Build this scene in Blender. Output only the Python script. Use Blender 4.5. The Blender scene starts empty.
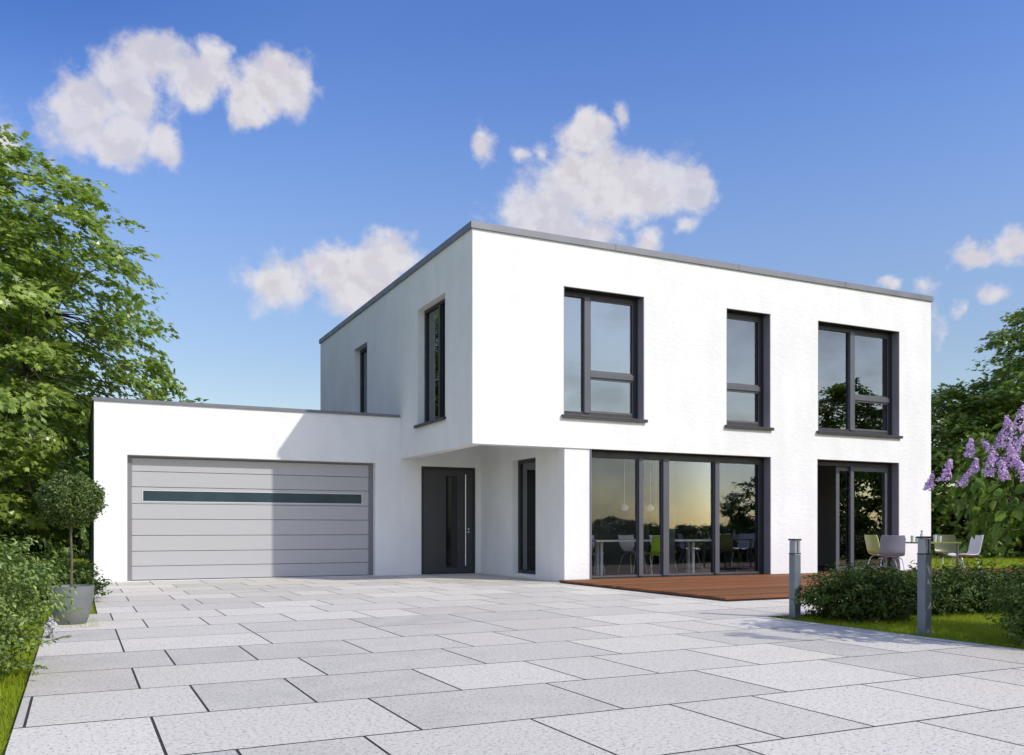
import bpy, bmesh, math, random
import numpy as np
from mathutils import Vector, Matrix

R = math.radians
rng = np.random.default_rng(7)
random.seed(7)
scene = bpy.context.scene
COL = scene.collection

# ------------------------------------------------------------------ camera
cam = bpy.data.cameras.new('camera')
camo = bpy.data.objects.new('camera', cam)
COL.objects.link(camo)
YAW = math.atan(435 / 894.0)
camo.location = (0, 0, 1.0)
camo.rotation_euler = (R(90), 0, -YAW)
cam.sensor_width = 36.0
cam.lens = 36.0 * 894 / 1024
cam.shift_y = (529 - 377.5) / 1024
cam.clip_start = 0.05
cam.clip_end = 3000
scene.camera = camo

# ------------------------------------------------------------------ light
SUN_DIR = Vector((-2.60, 3.92, -3.88)).normalized()
SUN_EL = math.asin(-SUN_DIR.z)
SUN_AZ = math.atan2(-SUN_DIR.x, -SUN_DIR.y)
sun = bpy.data.lights.new('sun', 'SUN')
sun.energy = 2.45
sun.angle = R(0.6)
sun.color = (1.0, 0.95, 0.865)
suno = bpy.data.objects.new('sun', sun)
suno.rotation_euler = SUN_DIR.to_track_quat('-Z', 'Y').to_euler()
COL.objects.link(suno)

scene.view_settings.view_transform = 'Standard'
scene.view_settings.look = 'None'
scene.view_settings.exposure = 0.60
scene.view_settings.gamma = 1.0

# ------------------------------------------------------------------ sky
world = bpy.data.worlds.new('World')
scene.world = world
world.use_nodes = True
nt = world.node_tree
nt.nodes.clear()


class NG:
    """tiny node helper"""
    def __init__(self, tree):
        self.t = tree

    def n(self, kind, **kw):
        nd = self.t.nodes.new(kind)
        for k, v in kw.items():
            setattr(nd, k, v)
        return nd

    def put(self, sock, v):
        if v is None:
            return
        if isinstance(v, bpy.types.NodeSocket):
            self.t.links.new(v, sock)
        else:
            sock.default_value = v

    def m(self, op, a, b=None, c=None, clamp=False):
        nd = self.n('ShaderNodeMath', operation=op, use_clamp=clamp)
        self.put(nd.inputs[0], a)
        self.put(nd.inputs[1], b)
        self.put(nd.inputs[2], c)
        return nd.outputs[0]

    def v(self, op, a, b=None):
        nd = self.n('ShaderNodeVectorMath', operation=op)
        self.put(nd.inputs[0], a)
        self.put(nd.inputs[1], b)
        return nd.outputs['Value'] if op in ('LENGTH', 'DOT_PRODUCT', 'DISTANCE') else nd.outputs[0]

    def mix(self, f, a, b, mode='MIX'):
        nd = self.n('ShaderNodeMix', data_type='RGBA', blend_type=mode)
        self.put(nd.inputs[0], f)
        self.put(nd.inputs[6], a)
        self.put(nd.inputs[7], b)
        return nd.outputs[2]

    def noise(self, vec, scale, detail=4, rough=0.5, dist=0.0, w=None):
        nd = self.n('ShaderNodeTexNoise')
        if vec is not None:
            self.put(nd.inputs['Vector'], vec)
        nd.inputs['Scale'].default_value = scale
        nd.inputs['Detail'].default_value = detail
        nd.inputs['Roughness'].default_value = rough
        nd.inputs['Distortion'].default_value = dist
        return nd

    def ramp(self, f, lo, hi, a=0.0, b=1.0, smooth=True):
        nd = self.n('ShaderNodeMapRange')
        nd.interpolation_type = 'SMOOTHSTEP' if smooth else 'LINEAR'
        self.put(nd.inputs[0], f)
        nd.inputs[1].default_value = lo
        nd.inputs[2].default_value = hi
        nd.inputs[3].default_value = a
        nd.inputs[4].default_value = b
        return nd.outputs[0]


g = NG(nt)
sky = g.n('ShaderNodeTexSky', sky_type='NISHITA')
sky.sun_disc = False
sky.sun_elevation = SUN_EL
sky.sun_rotation = SUN_AZ
sky.altitude = 200
sky.air_density = 1.15
sky.dust_density = 0.8
sky.ozone_density = 2.6
hs = g.n('ShaderNodeHueSaturation')
hs.inputs['Hue'].default_value = 0.516
hs.inputs['Saturation'].default_value = 1.16
hs.inputs['Value'].default_value = 1.0
g.put(hs.inputs['Color'], sky.outputs[0])
# clouds: heaps of soft lobes laid out in azimuth / elevation, broken up by noise
CLOUDS = [(0.007, 0.398, 0.037, 0.032, 1), (0.047, 0.422, 0.038, 0.035, 1), (0.068, 0.457, 0.032, 0.022, 1), (0.112, 0.444, 0.042, 0.024, 1), (0.038, 0.377, 0.04, 0.026, 1), (0.081, 0.378, 0.017, 0.021, 1), (0.129, 0.466, 0.017, 0.017, 1), (0.194, 0.448, 0.04, 0.026, 1), (0.166, 0.424, 0.025, 0.019, 1), (0.22, 0.453, 0.019, 0.019, 1), (0.194, 0.259, 0.034, 0.03, 0.9), (0.265, 0.279, 0.039, 0.028, 1), (0.312, 0.292, 0.037, 0.026, 1), (0.298, 0.256, 0.049, 0.033, 1), (0.484, 0.338, 0.05, 0.026, 1), (0.54, 0.369, 0.073, 0.038, 1), (0.604, 0.364, 0.056, 0.032, 1), (0.652, 0.358, 0.028, 0.019, 1), (0.538, 0.414, 0.032, 0.02, 1), (0.506, 0.317, 0.067, 0.02, 1), (0.573, 0.429, 0.01, 0.018, 0.6), (0.604, 0.313, 0.019, 0.015, 0.9), (0.643, 0.32, 0.014, 0.011, 0.8), (0.419, 0.41, 0.012, 0.018, 0.65), (0.462, 0.396, 0.011, 0.009, 0.7), (0.488, 0.399, 0.009, 0.013, 0.6), (0.931, 0.268, 0.020, 0.011, 0.8), (0.966, 0.27, 0.017, 0.016, 0.85), (0.944, 0.229, 0.015, 0.011, 0.75), (0.916, 0.221, 0.006, 0.010, 0.5), (0.895, 0.199, 0.006, 0.020, 0.35), (0.848, 0.245, 0.012, 0.006, 0.6), (0.89, 0.241, 0.008, 0.007, 0.35), (-0.063, 0.36, 0.021, 0.022, 0.75), (-0.029, 0.351, 0.013, 0.01, 0.4), (1.015, 0.254, 0.035, 0.022, 1), (-0.124, 0.374, 0.049, 0.028, 1), (-0.206, 0.259, 0.051, 0.025, 1), (1.109, 0.324, 0.047, 0.032, 1), (1.206, 0.2, 0.046, 0.023, 1)]
tc = g.n('ShaderNodeTexCoord')
D = tc.outputs['Generated']
sx = g.n('ShaderNodeSeparateXYZ')
g.put(sx.inputs[0], D)
az = g.m('ARCTAN2', sx.outputs[0], sx.outputs[1])
el = g.m('ARCSINE', sx.outputs[2])
cx = g.n('ShaderNodeCombineXYZ')
g.put(cx.inputs[0], az)
g.put(cx.inputs[1], el)
P0 = cx.outputs[0]
wn = g.noise(D, 20, 4, 0.55)
wv = g.v('MULTIPLY', g.v('SUBTRACT', wn.outputs['Color'], (0.5, 0.5, 0.5)), (0.045, 0.040, 0.0))
P = g.v('ADD', P0, wv)
acc = None
for (a, e, ra, re, w) in CLOUDS:
    q = g.v('MULTIPLY', g.v('SUBTRACT', P, (a, e, 0)), (1 / ra, 1 / re, 0))
    d = g.m('MULTIPLY', g.m('SUBTRACT', 1.34, g.v('LENGTH', q)), w)
    acc = d if acc is None else g.m('SMOOTH_MAX', acc, d, 0.25)
puff = g.noise(D, 34, 8, 0.60)
wisp = g.noise(D, 9, 3, 0.5)
dens = g.m('ADD', acc, g.m('MULTIPLY', g.m('SUBTRACT', puff.outputs[0], 0.5), 1.7))
alpha = g.ramp(dens, 0.0, 0.80)
alpha = g.m('MULTIPLY', alpha, g.ramp(wisp.outputs[0], 0.25, 0.55, 0.72, 0.97))
# billows: the side of each lump that faces the sun is brighter
lump1 = g.noise(g.v('ADD', D, (0.006, -0.002, 0.011)), 26, 6, 0.55)
lump0 = g.noise(D, 26, 6, 0.55)
shade = g.ramp(g.m('SUBTRACT', lump0.outputs[0], lump1.outputs[0]), -0.07, 0.08)
rim = g.ramp(dens, 0.2, 1.5, 1.0, 0.0)
shade = g.m('ADD', g.m('MULTIPLY', shade, 0.7), g.m('MULTIPLY', rim, 0.4), clamp=True)
ccol = g.mix(shade, (0.74, 0.71, 0.78, 1), (0.89, 0.865, 0.91, 1))
# bright cloud added in the unseen part of the sky to whiten the fill light
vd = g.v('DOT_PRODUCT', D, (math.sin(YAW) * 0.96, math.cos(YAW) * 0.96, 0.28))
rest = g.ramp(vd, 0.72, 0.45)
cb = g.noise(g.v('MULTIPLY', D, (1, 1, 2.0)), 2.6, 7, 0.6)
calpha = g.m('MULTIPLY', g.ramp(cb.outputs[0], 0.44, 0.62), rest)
skyc = hs.outputs[0]
tint = g.mix(g.ramp(el, 0.22, 0.62), (1.0, 0.95, 0.88, 1), (0.60, 0.75, 0.90, 1))
tint = g.mix(g.m('MULTIPLY', g.ramp(az, 0.30, -0.10), g.ramp(el, 0.3, 0.6)), tint, (0.30, 0.48, 0.70, 1))
tint = g.mix(g.ramp(el, 0.44, 0.06), tint, (0.76, 0.68, 0.60, 1))
tint = g.mix(rest, tint, (1.28, 1.17, 1.08, 1))  # unseen sky brightened and warmed, extra fill for the shaded walls
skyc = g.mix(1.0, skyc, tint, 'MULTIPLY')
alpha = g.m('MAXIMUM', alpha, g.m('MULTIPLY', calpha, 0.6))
bg = g.n('ShaderNodeBackground')
SKYK = 0.142
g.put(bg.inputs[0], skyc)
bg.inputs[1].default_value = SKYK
bg2 = g.n('ShaderNodeBackground')
g.put(bg2.inputs[0], ccol)
bg2.inputs[1].default_value = 0.575
mx = g.n('ShaderNodeMixShader')
g.put(mx.inputs[0], alpha)
g.put(mx.inputs[1], bg.outputs[0])
g.put(mx.inputs[2], bg2.outputs[0])
wo = g.n('ShaderNodeOutputWorld')
g.put(wo.inputs[0], mx.outputs[0])

# ------------------------------------------------------------------ materials
MATS = {}


def mat(name, color, rough=0.6, metal=0.0, spec=0.5, var=0.0, vscale=3.0, bump=0.0, bscale=60.0,
        bdetail=4, emit=None, stretch=None, rvar=0.0):
    if name in MATS:
        return MATS[name]
    m = bpy.data.materials.new(name)
    m.use_nodes = True
    t = m.node_tree
    b = t.nodes['Principled BSDF']
    h = NG(t)
    b.inputs['Roughness'].default_value = rough
    b.inputs['Metallic'].default_value = metal
    b.inputs['Specular IOR Level'].default_value = spec
    c = (*color, 1)
    co = h.n('ShaderNodeTexCoord').outputs['Object']
    if stretch:
        co = h.v('MULTIPLY', co, stretch)
    if var > 0:
        nz = h.noise(co, vscale, 5, 0.6)
        f = h.ramp(nz.outputs[0], 0.3, 0.7)
        h.put(b.inputs['Base Color'], h.mix(f, tuple(x * (1 - var) for x in color) + (1,),
                                            tuple(min(1, x * (1 + var)) for x in color) + (1,)))
    else:
        b.inputs['Base Color'].default_value = c
    if rvar > 0:
        nz = h.noise(co, vscale * 2, 4, 0.6)
        h.put(b.inputs['Roughness'], h.ramp(nz.outputs[0], 0.3, 0.7, rough - rvar, rough + rvar))
    if bump > 0:
        nz = h.noise(co, bscale, bdetail, 0.6)
        bp = h.n('ShaderNodeBump')
        bp.inputs['Strength'].default_value = bump
        bp.inputs['Distance'].default_value = 0.01
        h.put(bp.inputs['Height'], nz.outputs[0])
        h.put(b.inputs['Normal'], bp.outputs[0])
    MATS[name] = m
    return m


def glass(name, tint, refl, rcol=(0.86, 0.92, 0.95), wav=0.0):
    m = bpy.data.materials.new(name)
    m.use_nodes = True
    t = m.node_tree
    t.nodes.clear()
    h = NG(t)
    tr = h.n('ShaderNodeBsdfTransparent')
    tr.inputs[0].default_value = (*tint, 1)
    gl = h.n('ShaderNodeBsdfGlossy')
    gl.inputs['Color'].default_value = (*rcol, 1)
    gl.inputs['Roughness'].default_value = 0.0
    if wav:
        co = h.n('ShaderNodeTexCoord').outputs['Object']
        bp = h.n('ShaderNodeBump')
        bp.inputs['Strength'].default_value = wav
        bp.inputs['Distance'].default_value = 0.01
        h.put(bp.inputs['Height'], h.noise(co, 0.9, 1, 0.4).outputs[0])
        h.put(gl.inputs['Normal'], bp.outputs[0])
    fr = h.n('ShaderNodeFresnel')
    fr.inputs[0].default_value = 1.6
    f = h.m('ADD', h.m('MULTIPLY', fr.outputs[0], 0.9), refl, clamp=True)
    x = h.n('ShaderNodeMixShader')
    h.put(x.inputs[0], f)
    h.put(x.inputs[1], tr.outputs[0])
    h.put(x.inputs[2], gl.outputs[0])
    o = h.n('ShaderNodeOutputMaterial')
    h.put(o.inputs[0], x.outputs[0])
    return m


def leafmat(name, c1, c2, trans=0.35, rough=0.45, spec=0.4, tcol=None):
    m = bpy.data.materials.new(name)
    m.use_nodes = True
    t = m.node_tree
    t.nodes.clear()
    h = NG(t)
    at = h.n('ShaderNodeAttribute', attribute_name='rnd')
    col = h.mix(at.outputs['Fac'], (*c1, 1), (*c2, 1))
    pb = h.n('ShaderNodeBsdfPrincipled')
    h.put(pb.inputs['Base Color'], col)
    pb.inputs['Roughness'].default_value = rough
    pb.inputs['Specular IOR Level'].default_value = spec
    tl = h.n('ShaderNodeBsdfTranslucent')
    tc_ = h.mix(0.5, col, (*(tcol or (0.30, 0.42, 0.06)), 1))
    h.put(tl.inputs[0], tc_)
    x = h.n('ShaderNodeMixShader')
    x.inputs[0].default_value = trans
    h.put(x.inputs[1], pb.outputs[0])
    h.put(x.inputs[2], tl.outputs[0])
    o = h.n('ShaderNodeOutputMaterial')
    h.put(o.inputs[0], x.outputs[0])
    return m


def plaster_mat():
    m = bpy.data.materials.new('white_plaster')
    m.use_nodes = True
    t = m.node_tree
    b = t.nodes['Principled BSDF']
    h = NG(t)
    co = h.n('ShaderNodeTexCoord').outputs['Object']
    n1 = h.noise(co, 0.9, 5, 0.6)
    n2 = h.noise(h.v('MULTIPLY', co, (1, 1, 0.25)), 2.2, 4, 0.6)
    f = h.ramp(h.m('MULTIPLY', n1.outputs[0], n2.outputs[0]), 0.12, 0.38)
    h.put(b.inputs['Base Color'], h.mix(f, (0.70, 0.70, 0.695, 1), (0.76, 0.76, 0.755, 1)))
    b.inputs['Roughness'].default_value = 0.9
    b.inputs['Specular IOR Level'].default_value = 0.2
    v = h.noise(co, 34, 6, 0.7)
    w = h.noise(h.v('MULTIPLY', co, (1, 1, 2.2)), 7, 3, 0.5)
    hh = h.m('ADD', v.outputs[0], h.m('MULTIPLY', w.outputs[0], 1.6))
    bp = h.n('ShaderNodeBump')
    bp.inputs['Strength'].default_value = 0.32
    bp.inputs['Distance'].default_value = 0.012
    h.put(bp.inputs['Height'], hh)
    h.put(b.inputs['Normal'], bp.outputs[0])
    MATS['plaster'] = m
    return m


def paving_mat():
    m = bpy.data.materials.new('granite_slabs')
    m.use_nodes = True
    t = m.node_tree
    b = t.nodes['Principled BSDF']
    h = NG(t)
    co = h.n('ShaderNodeTexCoord').outputs['Object']
    at = h.n('ShaderNodeAttribute', attribute_name='rnd').outputs['Fac']
    sep = h.n('ShaderNodeSeparateXYZ')
    off = h.n('ShaderNodeCombineXYZ')
    h.put(off.inputs[0], h.m('MULTIPLY', at, 37.0))
    h.put(off.inputs[1], h.m('MULTIPLY', at, 91.0))
    cv = h.v('ADD', co, off.outputs[0])
    base = h.mix(at, (0.45, 0.428, 0.38, 1), (0.72, 0.68, 0.59, 1))
    hue = h.m('FRACT', h.m('MULTIPLY', at, 47.0))
    base = h.mix(h.m('MULTIPLY', hue, 0.45), base, (0.62, 0.565, 0.49, 1))
    cloud = h.noise(cv, 2.6, 5, 0.65)
    base = h.mix(h.ramp(cloud.outputs[0], 0.3, 0.7, 0, 0.55), base, (0.58, 0.55, 0.49, 1))
    warm = h.noise(co, 0.55, 3, 0.5)
    base = h.mix(h.ramp(warm.outputs[0], 0.45, 0.75, 0, 0.25), base, (0.66, 0.61, 0.56, 1))
    s1 = h.noise(cv, 40, 5, 0.9)
    dark = h.ramp(s1.outputs[0], 0.465, 0.39)
    base = h.mix(h.m('MULTIPLY', dark, 0.95), base, (0.17, 0.145, 0.12, 1))
    s2 = h.noise(cv, 62, 3, 0.8)
    base = h.mix(h.m('MULTIPLY', h.ramp(s2.outputs[0], 0.56, 0.66), 0.6), base, (0.9, 0.88, 0.86, 1))
    s3 = h.n('ShaderNodeTexVoronoi')
    h.put(s3.inputs['Vector'], cv)
    s3.inputs['Scale'].default_value = 30
    spot = h.ramp(s3.outputs['Distance'], 0.22, 0.12)
    pick = h.n('ShaderNodeSeparateColor')
    h.put(pick.inputs[0], s3.outputs['Color'])
    spot = h.m('MULTIPLY', spot, h.m('GREATER_THAN', pick.outputs[0], 0.62))
    base = h.mix(h.m('MULTIPLY', spot, 0.85), base, (0.20, 0.18, 0.165, 1))
    h.put(b.inputs['Base Color'], base)
    h.put(b.inputs['Roughness'], h.ramp(cloud.outputs[0], 0.3, 0.7, 0.5, 0.72))
    b.inputs['Specular IOR Level'].default_value = 0.35
    bp = h.n('ShaderNodeBump')
    bp.inputs['Strength'].default_value = 0.25
    bp.inputs['Distance'].default_value = 0.004
    h.put(bp.inputs['Height'], h.m('ADD', s1.outputs[0], h.m('MULTIPLY', cloud.outputs[0], 2.0)))
    h.put(b.inputs['Normal'], bp.outputs[0])
    return m


def ground_mat():
    m = bpy.data.materials.new('lawn_ground')
    m.use_nodes = True
    t = m.node_tree
    b = t.nodes['Principled BSDF']
    h = NG(t)
    co = h.n('ShaderNodeTexCoord').outputs['Object']
    n1 = h.noise(co, 0.7, 6, 0.65)
    n2 = h.noise(co, 45, 4, 0.7)
    c = h.mix(h.ramp(n1.outputs[0], 0.3, 0.7), (0.14, 0.20, 0.018, 1), (0.28, 0.34, 0.03, 1))
    c = h.mix(h.ramp(n2.outputs[0], 0.35, 0.65, 0, 0.6), c, (0.06, 0.09, 0.015, 1))
    h.put(b.inputs['Base Color'], c)
    b.inputs['Roughness'].default_value = 0.9
    b.inputs['Specular IOR Level'].default_value = 0.1
    bp = h.n('ShaderNodeBump')
    bp.inputs['Strength'].default_value = 0.8
    bp.inputs['Distance'].default_value = 0.03
    h.put(bp.inputs['Height'], n2.outputs[0])
    h.put(b.inputs['Normal'], bp.outputs[0])
    return m


def wood_mat(name, c1, c2):
    m = bpy.data.materials.new(name)
    m.use_nodes = True
    t = m.node_tree
    b = t.nodes['Principled BSDF']
    h = NG(t)
    co = h.n('ShaderNodeTexCoord').outputs['Object']
    at = h.n('ShaderNodeAttribute', attribute_name='rnd').outputs['Fac']
    off = h.n('ShaderNodeCombineXYZ')
    h.put(off.inputs[0], h.m('MULTIPLY', at, 53.0))
    cv = h.v('ADD', h.v('MULTIPLY', co, (0.6, 14, 14)), off.outputs[0])
    gr = h.noise(cv, 3.0, 6, 0.65, 0.5)
    c = h.mix(h.ramp(gr.outputs[0], 0.3, 0.7), (*c1, 1), (*c2, 1))
    c = h.mix(h.m('MULTIPLY', at, 0.75), c, (c1[0] * .55, c1[1] * .6, c1[2] * .6, 1))
    h.put(b.inputs['Base Color'], c)
    b.inputs['Roughness'].default_value = 0.7
    b.inputs['Specular IOR Level'].default_value = 0.15
    bp = h.n('ShaderNodeBump')
    bp.inputs['Strength'].default_value = 0.2
    bp.inputs['Distance'].default_value = 0.003
    h.put(bp.inputs['Height'], gr.outputs[0])
    h.put(b.inputs['Normal'], bp.outputs[0])
    return m


PL = plaster_mat()
M_PAVE = paving_mat()
M_GROUND = ground_mat()
M_DECK = wood_mat('red_decking', (0.16, 0.060, 0.022), (0.35, 0.140, 0.055))
M_ZINC = mat('zinc_coping', (0.155, 0.16, 0.185), 0.5, 0.35, var=0.12, vscale=1.5, rvar=0.08)
M_FRAME = mat('anthracite_frame', (0.017, 0.017, 0.022), 0.42, 0.0, var=0.08, vscale=4, rvar=0.06)
M_MULL = mat('grey_mullion', (0.080, 0.082, 0.098), 0.45, 0.1, var=0.06, vscale=3)
M_LINING = mat('grey_lining', (0.24, 0.225, 0.27), 0.5, 0.1, var=0.06, vscale=3)
M_DOORLEAF = mat('dark_door_leaf', (0.036, 0.037, 0.042), 0.38, 0.0, var=0.06, vscale=3)
M_BLACK = mat('black_glass', (0.006, 0.006, 0.007), 0.06, 0, spec=0.6, rvar=0.0)
M_STEEL = mat('brushed_steel', (0.62, 0.62, 0.63), 0.28, 1.0, var=0.05, vscale=20)
M_GDOOR = mat('garage_door_paint', (0.375, 0.372, 0.38), 0.5, 0.0, var=0.03, vscale=6, bump=0.12, bscale=9, stretch=(0.6, 1, 60))
M_GGROOVE = mat('garage_groove', (0.20, 0.20, 0.215), 0.6)
M_GFRAME = mat('garage_frame', (0.17, 0.165, 0.18), 0.5)
M_GGLASS = mat('garage_strip_glass', (0.022, 0.046, 0.056), 0.3, 0, spec=0.25, var=0.15, vscale=2)
M_SIDE = mat('green_grey_side', (0.055, 0.10, 0.105), 0.5, var=0.15, vscale=2)
M_INT = mat('interior_wall', (0.20, 0.205, 0.20), 0.9, var=0.04)
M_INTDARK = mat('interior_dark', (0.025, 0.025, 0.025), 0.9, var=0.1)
M_INTFLOOR = mat('interior_floor', (0.16, 0.11, 0.08), 0.45, var=0.2, vscale=2, stretch=(1, 8, 1))
M_CURT = mat('curtain_cloth', (0.62, 0.60, 0.66), 0.9, var=0.04, bump=0.1, bscale=200)
M_WHITE = mat('white_lacquer', (0.84, 0.84, 0.84), 0.3, var=0.03)
M_CWHITE = mat('chair_white', (0.74, 0.73, 0.74), 0.38, var=0.04)
M_CLILAC = mat('chair_lilac_grey', (0.27, 0.275, 0.34), 0.38, var=0.05)
M_CGREEN = mat('chair_pale_green', (0.46, 0.55, 0.18), 0.38, var=0.05)
M_CLIME = mat('chair_lime', (0.36, 0.56, 0.03), 0.38, var=0.05)
M_COLIVE = mat('chair_olive', (0.07, 0.08, 0.022), 0.38, var=0.08)
M_TTOP = mat('olive_table_top', (0.16, 0.17, 0.03), 0.25, var=0.1, vscale=5)
M_BOLL = mat('bollard_paint', (0.17, 0.19, 0.225), 0.4, 0.35, var=0.08, vscale=6, rvar=0.06)
M_BCAP = mat('bollard_cap', (0.035, 0.037, 0.045), 0.4, 0.2)
M_BLENS = mat('bollard_lens', (0.30, 0.30, 0.335), 0.3, 0.1, var=0.05)
M_POT = mat('grey_pot', (0.14, 0.152, 0.146), 0.55, var=0.08, vscale=6, bump=0.15, bscale=50)
M_SOIL = mat('soil', (0.035, 0.025, 0.018), 0.95, var=0.4, vscale=20, bump=0.6, bscale=60)
M_BARK = mat('bark', (0.075, 0.058, 0.045), 0.9, var=0.35, vscale=8, bump=0.7, bscale=30, stretch=(1, 1, 0.3))
M_TWIG = mat('twig', (0.10, 0.085, 0.05), 0.8, var=0.3, vscale=30)
M_BED = mat('paving_bed', (0.030, 0.029, 0.028), 0.95, var=0.3, vscale=20)
G_FRONT = glass('window_glass', (0.6, 0.66, 0.65), 0.14)
G_TERR = glass('terrace_glass', (0.97, 0.98, 0.975), 0.0, (0.60, 0.66, 0.78))
G_CLEAR = glass('clear_glass', (0.86, 0.9, 0.9), 0.03)
L_TREE = leafmat('leaves_maple', (0.05, 0.10, 0.012), (0.42, 0.54, 0.11), 0.36, 0.32, 0.8, (0.36, 0.54, 0.06))
L_DARK = leafmat('leaves_dark', (0.040, 0.085, 0.014), (0.12, 0.19, 0.032), 0.3)
L_MID = leafmat('leaves_mid', (0.05, 0.10, 0.012), (0.34, 0.45, 0.07), 0.34, 0.34, 0.7, (0.36, 0.5, 0.06))
L_HEDGE = leafmat('leaves_hedge', (0.014, 0.036, 0.006), (0.085, 0.135, 0.018), 0.2, 0.5, 0.2, (0.12, 0.2, 0.04))
L_BUSH = leafmat('leaves_bush', (0.045, 0.09, 0.020), (0.33, 0.44, 0.12), 0.28, 0.42)
L_BUSHR = leafmat('leaves_bush_right', (0.045, 0.085, 0.022), (0.19, 0.27, 0.07), 0.3, 0.5, 0.2)
L_BOX = leafmat('leaves_topiary', (0.035, 0.07, 0.014), (0.12, 0.17, 0.035), 0.2, 0.4)
L_LILAC = leafmat('leaves_lilac', (0.05, 0.11, 0.018), (0.22, 0.34, 0.045), 0.5, 0.4)
L_FLOWER = leafmat('lilac_flowers', (0.42, 0.26, 0.52), (0.82, 0.62, 0.84), 0.3, 0.6, 0.2, (0.6, 0.4, 0.75))
L_WHITEFL = leafmat('white_flowers', (0.6, 0.6, 0.6), (0.8, 0.8, 0.78), 0.3, 0.6, 0.2, (0.7, 0.7, 0.7))
L_GRASS = leafmat('grass_blades', (0.17, 0.26, 0.012), (0.42, 0.50, 0.035), 0.45, 0.5, 0.2, (0.42, 0.46, 0.04))


# ------------------------------------------------------------------ object helpers
def thing(name, label, cat, loc=(0, 0, 0), rotz=0.0, group=None):
    o = bpy.data.objects.new(name, None)
    o.empty_display_size = 0.2
    COL.objects.link(o)
    o.location = loc
    o.rotation_euler = (0, 0, rotz)
    o['label'] = label
    o['category'] = cat
    if group:
        o['group'] = group
    return o


def tag(o, label, cat, group=None):
    o['label'] = label
    o['category'] = cat
    if group:
        o['group'] = group
    return o


def origin_of(p):
    while p is not None and p.parent is not None:
        p = p.parent
    return Vector(p.location) if p is not None else Vector((0, 0, 0))


def obj(name, bm, m, parent=None, smooth=False, world=True, bevel=0.0, label=None):
    """link a bmesh as one mesh object. world=True: the bmesh is in world metres (thing unrotated)"""
    bmesh.ops.recalc_face_normals(bm, faces=bm.faces)
    if world and parent is not None:
        bmesh.ops.translate(bm, vec=-origin_of(parent), verts=bm.verts)
    me = bpy.data.meshes.new(name)
    bm.to_mesh(me)
    bm.free()
    if smooth:
        me.polygons.foreach_set('use_smooth', [True] * len(me.polygons))
    me.materials.append(m)
    o = bpy.data.objects.new(name, me)
    COL.objects.link(o)
    o.parent = parent
    if bevel > 0:
        md = o.modifiers.new('bevel', 'BEVEL')
        md.width = bevel
        md.segments = 2
        md.limit_method = 'ANGLE'
    if smooth:
        try:
            me.set_sharp_from_angle(angle=R(42))
        except Exception:
            pass
    if label:
        o['label'] = label
    return o


def structure(o):
    o['kind'] = 'structure'
    return o


def box(bm, x0, y0, z0, x1, y1, z1):
    vs = [bm.verts.new(p) for p in ((x0, y0, z0), (x1, y0, z0), (x1, y1, z0), (x0, y1, z0),
                                    (x0, y0, z1), (x1, y0, z1), (x1, y1, z1), (x0, y1, z1))]
    for f in ((0, 3, 2, 1), (4, 5, 6, 7), (0, 1, 5, 4), (1, 2, 6, 5), (2, 3, 7, 6), (3, 0, 4, 7)):
        bm.faces.new([vs[i] for i in f])


def tube(bm, pts, radii, n=8, caps=True):
    pts = [Vector(p) for p in pts]
    if not hasattr(radii, '__len__'):
        radii = [radii] * len(pts)
    rings = []
    up = None
    for i, p in enumerate(pts):
        a = pts[max(0, i - 1)]
        b = pts[min(len(pts) - 1, i + 1)]
        t = (b - a).normalized()
        if up is None:
            up = t.orthogonal().normalized()
        up = (up - t * up.dot(t))
        up = up.normalized() if up.length > 1e-6 else t.orthogonal().normalized()
        s = t.cross(up)
        rings.append([bm.verts.new(p + (up * math.cos(k * 2 * math.pi / n) + s * math.sin(k * 2 * math.pi / n)) * radii[i])
                      for k in range(n)])
    for r0, r1 in zip(rings, rings[1:]):
        for k in range(n):
            bm.faces.new((r0[k], r0[(k + 1) % n], r1[(k + 1) % n], r1[k]))
    if caps:
        bm.faces.new(rings[0][::-1])
        bm.faces.new(rings[-1])


def lathe(bm, prof, n=32, c=(0, 0)):
    rings = []
    for r, z in prof:
        rings.append([bm.verts.new((c[0] + r * math.cos(k * 2 * math.pi / n), c[1] + r * math.sin(k * 2 * math.pi / n), z))
                      for k in range(n)])
    for r0, r1 in zip(rings, rings[1:]):
        for k in range(n):
            bm.faces.new((r0[k], r0[(k + 1) % n], r1[(k + 1) % n], r1[k]))
    return rings


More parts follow.
